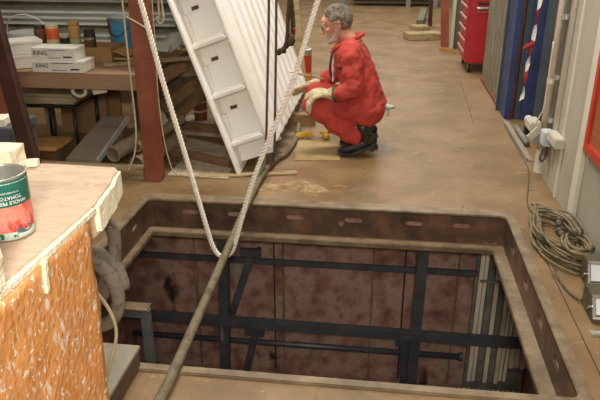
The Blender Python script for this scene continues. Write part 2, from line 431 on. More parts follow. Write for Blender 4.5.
obj('slot_backing', bx((WX0+.05, WY1+.0125, -.15), (WX1-.05, WY1+.018, -.01)), 'slot_back_red', hf)
obj('slot_backing', bx((WX1+.0125, WY0+.1, -.15), (WX1+.018, WY1-.06, -.01)), 'slot_back_lit', hf)
obj('slot_backing', bx((WX0-.018, WY0+.1, -.15), (WX0-.0125, WY1-.06, -.01)), 'slot_back_lit', hf)

# ---- walls
wr = obj('wall_right', bx((1.11, -1.2, 0), (1.55, 4.36, 3.2)), 'wall_paint', base=(1.11, 0, 0)); struct(wr, 'pale grey beige workshop wall on the right')
struct(obj('wall_right_recess', bx((1.55, 4.36, 0), (1.65, 18, 3.2)), 'wall_paint'))
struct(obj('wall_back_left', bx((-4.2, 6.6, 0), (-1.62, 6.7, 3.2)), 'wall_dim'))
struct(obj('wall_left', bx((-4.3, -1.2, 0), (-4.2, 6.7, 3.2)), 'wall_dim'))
struct(obj('wall_back', bx((-4.2, 18, 0), (3.2, 18.1, 3.2)), 'wall_paint'))
struct(obj('wall_front', bx((-4.2, -1.3, 0), (3.2, -1.2, 3.2)), 'wall_paint'))
tr = obj('trim_3', bx((1.085, 3.50, 0), (1.11, 3.60, 3.0)), 'wall_white', bevel=.004); struct(tr, 'white vertical trunking strip running up the right wall')
struct(obj('trim_4', bx((1.10, 3.95, .0), (1.11, 3.975, 3.0)), 'wall_white'))

# ================================================================ PIT CONTENTS
sc = thing('pit_scaffold', 'black steel bar framework standing in the pit against its rear wall', 'framework', (-.35, 3.62, -1.5))
obj('main_rail', MB().bar((-1.68, 3.6, -.848), (1.03, 3.6, -.86), .05, .066), 'black_steel', sc, bevel=.006)
obj('upper_rail', MB().bar((-1.68, 3.75, -.468), (.66, 3.75, -.462), .03, .036), 'black_steel', sc, bevel=.004)
obj('lower_rail', MB().tube([(-1.68, 3.74, -1.10), (.612, 3.74, -1.095)], .021, 10), 'black_steel', sc, smooth=True)
obj('end_cap', MB().lathe([(0, -.012), (.03, -.012), (.03, .012), (0, .012)], (.612, 3.74, -1.095), (1, 0, 0), 12), 'black_steel', sc)
for a, b in (((-.955, 3.64, -.21), (-1.0, 3.64, -1.5)), ((.30, 3.64, -.21), (.285, 3.64, -1.5))):
    obj('upright', MB().bar(a, b, .055, .066, (1, 0, 0)), 'black_steel', sc, bevel=.006)
for a, b in (((-.80, 3.71, -.42), (-.955, 3.71, -.90)), ((-.79, 3.71, -1.03), (-.89, 3.71, -1.48)), ((.232, 3.70, -1.02), (.245, 3.70, -1.48))):
    br = obj('brace', MB().bar(a, b, .02, .048, (1, 0, 0)), 'black_steel', sc, bevel=.004)
    obj('bracket_lug', MB().bar(V(a)+V((-.06, -.02, .045)), V(a)+V((.07, -.02, .045)), .03, .05).tube([V(a)+V((.05, -.05, .05)), V(a)+V((.05, .03, .05))], .016, 8), 'black_steel', br)
obj('weld_plate', bx((-1.0, 3.605, -1.02), (-.985, 3.608, -.90)), 'chrome', sc)

ft = thing('fluted_panel', 'weathered cream and grey strip panel standing in the far right corner of the pit', 'panel', (.85, 3.74, -1.5))
x = .665
for i, (w, mn, z0, dy) in enumerate(((.03, 'lath_white', -1.28, 0), (.028, 'lath_white', -1.28, .01), (.045, 'lath_grey', -1.28, .02), (.032, 'lath_white', -1.28, 0), (.04, 'lath_grey', -1.28, .02), (.03, 'lath_white', -1.28, 0), (.026, 'lath_white', -1.26, .006), (.026, 'lath_white', -1.26, 0), (.036, 'lath_white', -1.14, -.01), (.036, 'lath_white', -1.14, 0), (.036, 'lath_white', -1.14, -.01), (.036, 'lath_white', -1.14, 0))):
    obj('strip', bx((x, 3.72+dy, z0), (x+w-.006, 3.75+dy, -.16)), mn, ft, bevel=.004); x += w
obj('cross_clip', bx((.67, 3.705, -.50), (1.03, 3.715, -.485)), 'grey_steel', ft)
obj('backing', bx((.65, 3.775, -1.5), (1.04, 3.79, -.16)), 'lath_grey', ft)
for i in range(13): obj('bottom_fringe', bx((.60+i*.032, 3.66, -1.40), (.622+i*.032, 3.71, -1.30), (.5, 0, .1)), 'dusty_board' if i % 3 else 'lath_grey', ft)
obj('sill', bx((.58, 3.64, -1.5), (1.04, 3.79, -1.40)), 'pit_dark', ft)

ts = thing('steel_trestle', 'pale blue grey angle iron trestle at the left inside the pit', 'trestle', (-1.45, 3.0, -1.5))
obj('top_rail', MB().bar((-1.64, 3.0, -.435), (-1.235, 3.0, -.435), .05, .05), 'grey_steel', ts, bevel=.004)
obj('top_plate', bx((-1.64, 2.97, -.41), (-1.24, 3.05, -.402)), 'frame_rim', ts)
for x in (-1.26, -1.62): obj('leg', MB().bar((x, 3.0, -.46), (x, 3.0, -1.5), .05, .045, (0, 1, 0)), 'grey_steel', ts, bevel=.004)

# ================================================================ LEFT FOREGROUND: coated foam block
fb = thing('coated_foam_block', 'tall orange glass-fibre coated foam block with a pale sawn top', 'block', (-.95, .85, 0))
top = [(-1.35, 1.474), (-.89, 1.476), (-.66, 1.470), (-.645, 1.455), (-.628, 1.36), (-.610, 1.24), (-.612, 1.1), (-.616, .995), (-.622, .86), (-.63, .6), (-.64, .3), (-1.35, .3)]
obj('top_slab', MB().prism(top, .93, 1.0), 'block_top', fb, jitter=.004, sub=3)
edge = [(-.70, 1.464), (-.64, 1.464), (-.616, 1.36), (-.600, 1.235), (-.66, 1.21), (-.69, 1.30)]
obj('sawn_edge', MB().prism(edge, .938, .994), 'cream_foam', fb, jitter=.004, sub=4)
obj('sawn_edge', MB().prism([(-.66, 1.22), (-.601, 1.222), (-.603, 1.0), (-.61, .99), (-.66, .99)], .985, .9965), 'cream_foam', fb, jitter=.0015, sub=4)
obj('sawn_edge', MB().prism([(-.66, .995), (-.606, .992), (-.606, .3), (-.66, .3)], .987, .9965), 'cream_foam', fb, jitter=.0015, sub=4)
def slabface(y0, y1, xt, xb, th, zt_):
    m = MB(); ny, nz = 50, 50
    pts = {}
    for side in (0, 1):
        for i in range(ny+1):
            for j in range(nz+1):
                y = y0+(y1-y0)*i/ny; t = j/nz; z = zt_*t
                e = noise.noise(V((1, z*9, y1*7)))*.012 if i == ny else 0
                xx = xb+(xt-xb)*t+(noise.noise(V((y*14, z*14, 3)))*.005 if not side else 0)-side*th
                pts[(side, i, j)] = (xx, y+e, z)
    idx = {k: n for n, k in enumerate(pts)}; f = []
    for s_ in (0, 1):
        for i in range(ny):
            for j in range(nz): f.append(tuple(idx[(s_, a, b)] for a, b in ((i, j), (i+1, j), (i+1, j+1), (i, j+1))))
    for j in range(nz):
        for i in (0, ny): f.append((idx[(0, i, j)], idx[(0, i, j+1)], idx[(1, i, j+1)], idx[(1, i, j)]))
    for i in range(ny):
        for j in (0, nz): f.append((idx[(0, i, j)], idx[(0, i+1, j)], idx[(1, i+1, j)], idx[(1, i, j)]))
    return m.add(list(pts.values()), f)
obj('orange_face', slabface(.3, 1.195, -.602, -.636, .03, .985), 'orange_shell', fb, smooth=True)
obj('core', bx((-1.35, .3, 0), (-.665, 1.20, .935)), 'cream_foam', fb)
obj('step_edge', MB().bar((-.601, .990, .99), (-.605, .987, .925), .010, .012, (1, 0, 0)), 'cream_foam', fb, jitter=.002, sub=3)

# tomato can (label upside down), open end up
CC = V((-.716, 1.078, 1.001)); cr = .049; ch = .126
can = thing('tomato_can', 'open tin of whole peeled tomatoes standing upside down on the foam block', 'can', tuple(CC))
prof = [(0, .004), (cr-.003, .004), (cr, 0), (cr, .004), (cr-.001, .006)]
for i in range(1): pass
prof += [(cr-.001, ch-.006), (cr, ch-.003), (cr, ch), (cr-.003, ch)]
n = 14
for i in range(n+1): prof.append((cr-.003-(.0012 if i % 2 else 0), ch-.004-(ch-.012)*i/n))
prof.append((0, .008))
obj('can_body', MB().lathe(prof, CC, n=40), 'tin', can, smooth=True)
def band(z0, z1, m, name, r=cr+.0004): return obj(name, MB().lathe([(r, z0), (r, z1)], CC, n=48), m, can, smooth=True)
band(.070, .120, 'can_green', 'label_green_band'); band(.018, .070, 'can_tomato', 'label_tomato_picture'); band(.006, .018, 'can_lightgreen', 'label_pale_band')
obj('label_rim_line', MB().lathe([(cr+.0007, .115), (cr+.0007, .1165)], CC, n=48), 'can_lightgreen', can)
def wrap_text(body, size, zc, ang, m, flip=True):
    c = bpy.data.curves.new('t', 'FONT'); c.body = body; c.size = size; c.align_x = 'CENTER'; c.align_y = 'CENTER'; c.resolution_u = 3
    t = bpy.data.objects.new('tmp', c); COL.objects.link(t)
    me = bpy.data.meshes.new_from_object(t.evaluated_get(bpy.context.evaluated_depsgraph_get())); bpy.data.objects.remove(t)
    r = cr+.0011
    for v in me.vertices:
        x, y = v.co.x, v.co.y
        if flip: x, y = -x, -y
        a = ang+x/r
        v.co = CC+V((r*math.cos(a), r*math.sin(a), zc+y))-V(can['_o'])
    me.materials.clear(); me.materials.append(MATS[m])
    o = bpy.data.objects.new('label_lettering', me); COL.objects.link(o); o.parent = can
fa = math.atan2(-CC.y, -CC.x)+.18
wrap_text('WHOLE PEELED', .0098, .0785, fa, 'print_white')
wrap_text('TOMATOES', .0098, .0885, fa, 'print_white')
wrap_text('in tomato juice', .006, .0975, fa+.05, 'print_white')
em = MB()
for i in range(20):
    pass
vs = [CC+V(((cr+.0012)*math.cos(fa+.45+.36*math.cos(t)), (cr+.0012)*math.sin(fa+.45+.36*math.cos(t)), .020+.0075*math.sin(t))) for t in [2*math.pi*i/20 for i in range(20)]]
obj('label_emblem', em.add(vs, [tuple(range(20))]), 'can_emblem', can)

def offcut(lo, hi, rot, label, m='cream_foam', j=.006, name='foam_offcut'):
    return tag(obj(name, bx(lo, hi, rot), m, jitter=j, sub=3), label, 'offcut')
offcut((-1.02, 1.385, 1.004), (-.885, 1.455, 1.058), (0, 0, .05), 'rough cream foam offcut lying behind the tomato can')
offcut((-.878, 1.44, 1.003), (-.852, 1.462, 1.018), (0, 0, .3), 'tiny foam chip on the back edge of the block', j=.004)
offcut((-.70, .80, 1.004), (-.598, .868, 1.118), (0, 0, .1), 'cream foam offcut standing in front of the tomato can at the picture edge', j=.006)
g = thing('grey_crate', 'dark grey crate with a cream foam lump on top behind the tomato can', 'crate', (-2.0, 3.2, 0))
obj('body', bx((-2.30, 3.05, 0), (-1.91, 3.30, .57)), 'grey_box', g, bevel=.01)
obj('lid_rim', bx((-2.31, 3.04, .56), (-1.90, 3.31, .60)), 'grey_box', g, bevel=.005)
offcut((-2.10, 3.06, .602), (-1.96, 3.18, .64), (0, 0, .2), 'yellowish foam lump sitting on the dark grey crate')

# ================================================================ LEFT: columns
def hcol(name, label, x, y, w, d, m, h=3.2, rot=0):
    t = thing(name, label, 'column', (x, y, 0))
    fl = .012
    c = (x, y, 0)
    obj('flange', bx((x-w/2, y-d/2, .012), (x+w/2, y-d/2+fl, h), (0, 0, rot), c), m, t, bevel=.002)
    obj('flange', bx((x-w/2, y+d/2-fl, .012), (x+w/2, y+d/2, h), (0, 0, rot), c), m, t, bevel=.002)
    obj('web', bx((x-.005, y-d/2+fl, .012), (x+.005, y+d/2-fl, h), (0, 0, rot), c), m, t)
    obj('base_plate', bx((x-w/2-.03, y-d/2-.03, 0), (x+w/2+.03, y+d/2+.03, .012)), m, t)
    return t
rc_ = thing('steel_column', 'red oxide painted steel column standing at the rear left corner of the pit', 'column', (-1.49, 3.95, 0))
obj('shaft', bx((-1.545, 3.90, 0), (-1.435, 4.00, 3.2)), 'red_oxide', rc_, bevel=.006)
obj('bolt', MB().lathe([(0, .008), (.012, .008), (.012, 0)], (-1.46, 3.90, .83), (0, -1, 0), 6), 'red_oxide', rc_)
obj('bolt', MB().lathe([(0, .008), (.012, .008), (.012, 0)], (-1.52, 3.90, .62), (0, -1, 0), 6), 'red_oxide', rc_)
db = thing('leaning_beam', 'dark brown steel beam leaning upright at the far left beside the foam block', 'beam', (-1.66, 2.93, 0))
def lbar(x0, x1, y0, y1):
    t_ = math.tan(R(6.2)); h_ = 3.0
    return MB().add([(x0, y0, 0), (x1, y0, 0), (x1, y1, 0), (x0, y1, 0), (x0-t_*h_, y0, h_), (x1-t_*h_, y0, h_), (x1-t_*h_, y1, h_), (x0-t_*h_, y1, h_)], [(0, 3, 2, 1), (4, 5, 6, 7), (0, 1, 5, 4), (1, 2, 6, 5), (2, 3, 7, 6), (3, 0, 4, 7)])
obj('flange', lbar(-1.735, -1.662, 2.90, 2.912), 'dark_oxide', db); obj('flange', lbar(-1.735, -1.662, 2.94, 2.952), 'dark_oxide', db); obj('web', lbar(-1.672, -1.664, 2.912, 2.94), 'dark_oxide', db)
bl = thing('steel_column', 'red brown column at the left picture edge behind the dark column', 'column', (-2.1, 3.45, 0))
obj('shaft', bx((-2.32, 3.40, 0), (-2.125, 3.46, 3.2)), 'red_oxide', bl, bevel=.006)
# ================================================================ LEFT: bench with boxes and jars
bn = thing('work_bench', 'low rough timber bench loaded with boxes and jars behind the red column', 'bench', (-2.2, 4.4, 0))
obj('front_rail', bx((-2.75, 4.02, .585), (-1.56, 4.06, .69)), 'bench_wood', bn, bevel=.004)
for k in range(4): obj('top_board', bx((-2.75, 4.063+k*.222, .665), (-1.56 if k < 2 else -1.76, 4.278+k*.222, .688)), 'bench_wood', bn, bevel=.003)
for x, y in ((-2.72, 4.10), (-2.72, 4.86), (-2.25, 4.86)):
    obj('leg', bx((x, y, 0), (x+.06, y+.06, .665)), 'bench_wood', bn)
def carton(label, c, size, rz, txt=None, m='carton_white', name='carton', group=None, tsize=.05):
    x, y, z = c; w, d, h = size
    t = thing(name, label, 'box', c, group)
    obj('body', bx((x-w/2, y-d/2, z), (x+w/2, y+d/2, z+h), (0, 0, rz), (x, y, z)), m, t, bevel=.002)
    obj('lid', bx((x-w/2-.002, y-d/2-.002, z+h*.80), (x+w/2+.002, y+d/2+.002, z+h+.002), (0, 0, rz), (x, y, z)), m, t, bevel=.002)
    M = Euler((0, 0, rz)).to_matrix()
    def onfront(dx, dz): return V((x, y, z))+M@V((dx, -d/2-.0028, dz))
    if txt:
        text('lettering', txt, tsize, onfront(-w/2+w*.20, h*.60), (math.pi/2, 0, rz), 'print_black', t)
        for dx, ww, dz in ((.10, .20, .86), (.02, .14, .22)):
            p = onfront(dx*w, h*dz); obj('print_line', bx((p.x-ww*w, p.y-.0008, p.z-.002), (p.x+ww*w, p.y, p.z+.002), (0, 0, rz), p), 'print_blue', t)
        p = onfront(w*.33, h*.3); obj('print_mark', bx((p.x-.03, p.y-.0008, p.z-.004), (p.x+.03, p.y, p.z+.005), (0, 0, rz), p), 'print_black', t)
    return t
carton('lower white printed carton on the bench front, carrying another carton', (-2.11, 4.105, .692), (.35, .18, .072), .03, 'KING', tsize=.036)
carton('upper white printed carton lying on top of the other on the bench', (-2.135, 4.11, .768), (.29, .17, .078), .02, 'KING', tsize=.04)
carton('lower white carton of the leaning pair at the left end of the bench', (-2.46, 4.20, .692), (.30, .20, .085), .65)
carton('upper dusty white carton of the pair at the left end of the bench', (-2.47, 4.205, .782), (.28, .20, .085), .68)
cb = thing('cardboard_box', 'brown cardboard box behind the white cartons with jars standing in it', 'box', (-2.14, 4.48, .692))
for lo, hi in (((-2.42, 4.36, .692), (-1.88, 4.365, .80)), ((-2.42, 4.60, .692), (-1.88, 4.605, .80)), ((-2.42, 4.365, .692), (-2.415, 4.60, .80)), ((-1.885, 4.365, .692), (-1.88, 4.60, .80))):
    obj('side', bx(lo, hi), 'carton_brown', cb)
obj('bottom', bx((-2.415, 4.365, .692), (-1.885, 4.60, .70)), 'carton_brown', cb)
obj('flap', bx((-1.88, 4.37, .775), (-1.76, 4.60, .779), (0, .35, 0), (-1.88, 4.48, .777)), 'carton_brown', cb)
def jar(label, x, y, z, r, h, body, lid=None, band_=None):
    t = thing('jar', label, 'jar', (x, y, z), 'jars in the cardboard box')
    obj('body', MB().lathe([(0, 0), (r, 0), (r, h*.82), (r*.86, h*.9), (r*.86, h*.93), (0, h*.93)], (x, y, z), n=16), body, t, smooth=False)
    if lid: obj('lid', MB().lathe([(r*.9, h*.88), (r*.95, h*.9), (r*.95, h), (0, h)], (x, y, z), n=16), lid, t)
    if band_: obj('label_band', MB().lathe([(r+.001, h*.12), (r+.001, h*.5)], (x, y, z), n=16), band_, t)
    return t
jar('dark brown jar at the left end of the jar row', -2.420, 4.43, 0.75, .042, .185, 'jar_brown', 'jar_dark')
jar('jar with a bright orange band and cream base', -2.325, 4.42, 0.75, .045, .19, 'jar_orange', 'jar_cream', 'jar_cream')
jar('small dark squat jar between the orange and tan jars', -2.240, 4.42, 0.75, .034, .12, 'jar_dark', 'plastic_clear')
jar('tall tan capped jar with a green label', -2.170, 4.44, 0.73, .040, .235, 'jar_tan', 'jar_tan', 'jar_green')
jar('black round jar beside the tan jar', -2.070, 4.46, 0.76, .040, .15, 'jar_dark', 'jar_dark')
jar('small pot with a glinting metal lid at the right of the jar row', -2.050, 4.40, 0.76, .035, .10, 'jar_brown', 'tin')
b = thing('plastic_bucket', 'translucent plastic bucket with a blue side behind the jars', 'bucket', (-1.93, 4.72, .692))
obj('wall', MB().lathe([(0, 0), (.085, 0), (.10, .27), (.105, .27), (.105, .28), (.096, .28), (.08, .012), (0, .012)], (-1.93, 4.72, .692), n=28), 'bucket_clear', b, smooth=True)
obj('blue_label', MB().lathe([(.0875, .03), (.1, .25)], (-1.93, 4.72, .692), n=14, a0=R(150), a1=R(275)), 'bucket_blue', b, smooth=True)
obj('handle', MB().tube(smooth_path([(-2.03, 4.70, .95), (-1.98, 4.62, .86), (-1.90, 4.61, .85), (-1.83, 4.70, .95)], 6), .004, 6), 'jar_dark', b)
w = thing('wire_basket', 'grey bin with a wire hoop handle at the left end of the bench', 'bin', (-2.62, 4.62, .692))
obj('body', MB().lathe([(0, 0), (.13, 0), (.15, .17), (.143, .17), (.125, .01), (0, .01)], (-2.62, 4.62, .692), n=24), 'socket_grey', w, smooth=True)
obj('hoop', MB().tube(smooth_path([(-2.77, 4.6, .86), (-2.73, 4.58, .95), (-2.60, 4.57, .99), (-2.47, 4.58, .93), (-2.45, 4.6, .82)], 8), .005, 6), 'aluminium', w)
for lab, a, bb, wd in (('thin timber batten poking out of the bench clutter', (-1.80, 4.30, .705), (-1.64, 4.5, .705), .02), ('dusty board lying on the bench next to the red column', (-1.90, 4.25, .70), (-1.35, 4.62, .70), .07), ('second batten among the bench clutter', (-1.90, 4.40, .72), (-1.50, 4.36, .73), .018)):
    tag(obj('batten', MB().bar(a, bb, wd, .016), 'old_timber_pale', bevel=.002), lab, 'timber')
tag(obj('paper_sheet', bx((-1.80, 4.62, .76), (-1.58, 4.78, .764), (.25, .1, .2)), 'board_pale'), 'pale sheet of card resting on the bench clutter', 'card')
# aluminium profiles stacked behind the bench
rk = thing('storage_rack', 'dark brown rack carrying the stacked aluminium profiles at the back', 'rack', (-2.6, 5.7, 0))
obj('beam', bx((-3.6, 5.72, .50), (-1.72, 5.90, .56)), 'old_timber', rk)
for x in (-3.5, -2.6, -1.80): obj('post', bx((x, 5.91, 0), (x+.06, 5.97, 1.4)), 'old_timber', rk)
obj('upper_shelf', bx((-3.6, 5.68, 1.02), (-1.75, 5.92, 1.05)), 'bench_wood', rk)
for k in range(9):
    z = .562+k*.05; y = 5.73+.01*random.random(); x1 = -1.83-.04*random.random()
    m = MB(); x0 = -3.6+.05*random.random()
    m.box((x0, y, z), (x1, y+.14, z+.004)).box((x0, y, z+.004), (x1, y+.004, z+.022)).box((x0, y+.136, z+.004), (x1, y+.14, z+.044)).box((x0, y+.05, z+.004), (x1, y+.054, z+.044))
    o = tag(obj('aluminium_profile', m, 'aluminium' if k % 4 != 3 else 'aluminium_dull'), 'aluminium channel profile behind the bench, %s of the stack' % ('lowest', 'second from the bottom', 'third from the bottom', 'fourth from the bottom', 'middle one', 'fourth from the top', 'third from the top', 'second from the top', 'topmost')[k], 'profile', 'aluminium profiles stacked behind the bench')
# under the bench
tag(obj('plywood_sheet', bx((-2.62, 4.93, .0), (-2.10, 4.95, .60), (-.04, 0, 0), (-2.4, 4.93, 0)), 'plywood'), 'brown plywood sheet standing behind the stool under the bench', 'sheet')
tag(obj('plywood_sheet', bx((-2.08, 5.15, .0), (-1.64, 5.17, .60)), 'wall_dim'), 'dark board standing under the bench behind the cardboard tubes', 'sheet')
st = thing('stool', 'low stool with worn pale seat and black tube legs under the bench', 'stool', (-2.38, 4.45, 0))
obj('seat', bx((-2.62, 4.30, .40), (-2.17, 4.72, .47)), 'seat_grey', st, bevel=.02)
obj('frame', MB().tube([(-2.60, 4.31, .385), (-2.18, 4.31, .385), (-2.18, 4.70, .385), (-2.60, 4.70, .385)], .014, 8, closed=True), 'stool_black', st)
for x, y in ((-2.19, 4.32), (-2.36, 4.32), (-2.58, 4.32), (-2.19, 4.69), (-2.58, 4.69)): obj('leg', MB().tube([(x, y, .385), (x-.008, y, .0)], .013, 8), 'stool_black', st, smooth=True)
tag(obj('pipe_coil', MB().tube(smooth_path([(-2.06, 4.10, .575), (-2.07, 4.10, .545), (-2.03, 4.10, .518), (-1.985, 4.10, .535), (-1.98, 4.10, .575)], 6), .012, 10), 'pvc', smooth=True), 'short bent length of white pipe hanging under the bench rail', 'pipe')
tag(obj('card_tag', bx((-1.93, 4.10, .54), (-1.83, 4.104, .575), (0, -.2, 0)), 'carton_white'), 'small white card tucked under the bench rail', 'card')
# timber and tubes on the floor
for lab, a, bb, w_, h_, m_ in (
        ('golden pine board lying under the stool', (-2.62, 4.16, .152), (-2.22, 4.16, .152), .26, .03, 'pine'),
        ('golden pine offcut under the other pine board', (-2.62, 4.10, .025), (-2.28, 4.08, .025), .10, .05, 'pine'),
        ('long grey timber kerb on the floor behind the foam block', (-2.8, 3.985, .035), (-1.56, 3.985, .035), .11, .07, 'old_timber_pale')):
    tag(obj('timber', MB().bar(a, bb, w_, h_), m_, bevel=.004), lab, 'timber')
tag(obj('timber', bx((-2.60, 4.17, .0), (-2.30, 4.25, .136)), 'old_timber', bevel=.004), 'dark timber block propping the golden pine board', 'timber')
gb = thing('leaning_panel', 'dusty grey panel with a metal edge leaning under the bench', 'panel', (-2.0, 4.3, 0))
obj('sheet', MB().add([(-2.20, 4.12, .06), (-1.96, 4.10, .06), (-1.87, 4.50, .27), (-2.06, 4.50, .27), (-2.20, 4.12, .04), (-1.96, 4.10, .04), (-1.87, 4.50, .25), (-2.06, 4.50, .25)], [(0, 1, 2, 3), (4, 7, 6, 5), (0, 4, 5, 1), (1, 5, 6, 2), (2, 6, 7, 3), (3, 7, 4, 0)]), 'dusty_board', gb)
obj('metal_edge', MB().bar((-1.955, 4.10, .055), (-1.865, 4.50, .265), .02, .035), 'aluminium', gb)
obj('prop', bx((-2.05, 4.40, 0), (-1.88, 4.50, .22)), 'old_timber', gb)
for lab, a, bb, r in (('cardboard tube with an open end lying left of the other tubes', (-1.82, 4.06, .125), (-1.66, 4.70, .17), .055), ('thin cardboard tube resting on top of the tube pile', (-1.66, 4.10, .17), (-1.52, 4.70, .21), .035), ('wide cardboard tube at the bottom of the pile beside the red column', (-1.66, 4.06, .06), (-1.54, 4.70, .06), .056)):
    d = (V(bb)-V(a)); L = d.length
    t = thing('cardboard_tube', lab, 'tube', a)
    obj('wall', MB().lathe([(r, 0), (r, L), (r-.006, L), (r-.006, 0), (r, 0)], a, d, 20), 'cardtube', t, smooth=False)
tag(obj('paper_wad', MB().ell((-1.62, 4.46, .285), (.07, .05, .06), 10), 'board_pale', jitter=.035), 'crumpled pale paper lying on the cardboard tubes', 'paper')
# timbers behind the column
for lab, a, bb, w_, h_, m_ in (
        ('dusty timber beam slanting up behind the red column', (-1.72, 4.82, .50), (-1.25, 5.05, .77), .12, .10, 'old_timber'),
        ('second slanting timber under the dusty beam', (-1.80, 4.90, .20), (-1.30, 5.20, .58), .10, .09, 'old_timber'),
        ('lowest slanting timber behind the red column', (-1.80, 4.85, .06), (-1.30, 5.40, .45), .09, .08, 'old_timber'),
        ('short cross timber between the slanting beams', (-1.66, 5.05, .50), (-1.22, 5.0, .53), .06, .06, 'old_timber_pale')):
    tag(obj('timber', MB().bar(a, bb, w_, h_), m_, bevel=.004), lab, 'timber')
cr_ = MB(); nx, ny = 14, 10
def pl(i, j):
    u, v = i/nx, j/ny
    x = -1.80+u*.48; y = 4.74+v*.22+u*.12
    z = .66+u*.14+.10*math.sin(math.pi*min(1, u*1.15))*math.sin(math.pi*v)+.05*noise.noise(V((u*6, v*6, 2)))
    return (x+.02*noise.noise(V((u*8, v*5, 8))), y, z)
cr_.add([pl(i, j) for i in range(nx+1) for j in range(ny+1)], [(i*(ny+1)+j, (i+1)*(ny+1)+j, (i+1)*(ny+1)+j+1, i*(ny+1)+j+1) for i in range(nx) for j in range(ny)])
tag(obj('plastic_sheet', cr_, 'plastic_clear', smooth=True), 'crumpled dusty plastic sheet draped on the slanting timbers', 'plastic sheet')
rp = thing('red_pipe', 'short red pipe stump standing behind the white moulding', 'pipe', (-1.555, 5.35, 0))
obj('pipe', MB().lathe([(0, 0), (.055, 0), (.055, .62), (.048, .62), (.048, .02)], (-1.555, 5.35, 0), n=20), 'frame_red' if False else 'red_oxide', rp, smooth=True)
for z in (.13, .21): obj('string_wrap', MB().tube([V((-1.555, 5.35, z))+V((.06*math.cos(t), .06*math.sin(t), .02*math.sin(t))) for t in [2*math.pi*i/16 for i in range(16)]], .007, 6, closed=True), 'string', rp)
for lab, poly, h in (('dusty floor plank behind the white moulding', [(-1.75, 4.60), (-1.00, 4.30), (-.95, 4.52), (-1.70, 4.92)], .03), ('grey floor plank under the red pipe', [(-1.75, 5.0), (-1.15, 4.92), (-1.1, 5.4), (-1.7, 5.5)], .03), ('dirty plank by the foot of the red column', [(-1.43, 4.02), (-1.0, 4.00), (-1.02, 4.2), (-1.42, 4.38)], .012)):
    tag(obj('floor_plank', MB().prism(poly, .001, h), 'dirty_plank', bevel=.003), lab, 'plank')
tag(obj('timber', MB().bar((-1.63, 5.06, .045), (-1.19, 4.95, .045), .05, .09), 'old_timber', bevel=.003), 'rusty brown batten lying behind the white moulding', 'timber')
tag(obj('timber', MB().bar((-1.60, 4.50, .03), (-1.04, 4.24, .03), .035, .06), 'old_timber', bevel=.003), 'dark batten along the edge of the dusty floor plank', 'timber')
tag(obj('floor_plank', MB().bar((-1.20, 4.02, .008), (-.56, 4.18, .008), .06, .012), 'old_timber_pale', bevel=.002), 'thin pale plank flush on the floor under the tip of the white moulding', 'plank')
# rough plaster spill
pm = MB(); nx, ny = 46, 22
def ph(i, j):
    u, v = i/nx, j/ny; x = -1.05+u*1.15; y = 3.72+v*.40+.10*u
    e = min(u, 1-u, v, 1-v)*4
    h = noise.fractal(V((x*7, y*7, 1)), 1.0, 2.0, 5)*.5+noise.noise(V((x*3, y*3, 4)))*.6
    return (x, y, -.001+.022*(h)*min(1, e)-.012*(1-min(1, e)))
pm.add([ph(i, j) for i in range(nx+1) for j in range(ny+1)], [(i*(ny+1)+j, (i+1)*(ny+1)+j, (i+1)*(ny+1)+j+1, i*(ny+1)+j+1) for i in range(nx) for j in range(ny)])
tag(obj('plaster_spill', pm, 'floor_plaster', smooth=True), 'rough crusted plaster spill on the floor behind the pit', 'plaster', kind='stuff')

# ================================================================ WHITE MOULDING leaning left
O = V((-.937, 4.085, .002)); la = R(19.5); U = V((math.cos(la), 0, math.sin(la))); VV = V((-math.sin(la), 0, math.cos(la)))
def Q(u, v, y): q = O+U*u+VV*v; return V((q.x, y, q.z))
wm = thing('white_moulding', 'large white glass-fibre moulding with stepped cells and ribs leaning left', 'moulding', tuple(O))
def qbox(u0, u1, v0, v1, y0, y1):
    return MB().add([Q(u, v, y) for v in (v0, v1) for u, y in ((u0, y0), (u1, y0), (u1, y1), (u0, y1))], [(0, 3, 2, 1), (4, 5, 6, 7), (0, 1, 5, 4), (1, 2, 6, 5), (2, 3, 7, 6), (3, 0, 4, 7)])
TOPV = 2.6
obj('side_plate', MB().extr([Q(-.018, 0, 4.085), Q(-.018, TOPV, 4.085), Q(-.018, TOPV, 4.6), Q(-.018, .02, 4.55)], U*.018), 'white_grp', wm, bevel=.004)
vk = [.19+.345*i for i in range(7)]
def cellface(v0, v1, y0, y1):
    return MB().add([Q(.0, v0, y0), Q(.238, v0, y0), Q(.238, v1, y1), Q(.0, v1, y1), Q(.0, v0, y0+.02), Q(.238, v0, y0+.02), Q(.238, v1, y1+.02), Q(.0, v1, y1+.02)], [(0, 1, 2, 3), (4, 7, 6, 5), (0, 4, 5, 1), (1, 5, 6, 2), (2, 6, 7, 3), (3, 7, 4, 0)])
obj('cell_face', cellface(.05, vk[0], 4.25, 4.29), 'white_grp', wm)
for k in range(6):
    v0, v1 = vk[k], vk[k+1]
    obj('cell_face', cellface(v0+.02, v1, 4.205, 4.285), 'white_grp', wm)
    ld = obj('ledge', qbox(.0, .235, v0, v0+.035, 4.155, 4.30), 'white_grp', wm, bevel=.008)
    obj('ledge_lip', qbox(.01, .22, v0+.035, v0+.043, 4.165, 4.19), 'white_grp', ld, bevel=.003)
    yb = 4.205+.08*(.235/.325)-.002
    obj('slot', qbox(.060, .108, v0+.230, v0+.254, yb-.010, yb+.01), 'slot_dark', wm, bevel=.002)
    obj('slot_groove', qbox(.064, .104, v0+.254, v0+.325, yb-.010, yb+.022), 'white_grp', wm, bevel=.006)
    obj('corner_tab', qbox(.0, .060, v0+.222, v0+.236, 4.235, 4.275), 'white_grp', wm, bevel=.004)
    obj('cell_rib', qbox(.0, .022, v0+.03, v0+.225, 4.20, 4.275), 'white_grp', wm, bevel=.008)
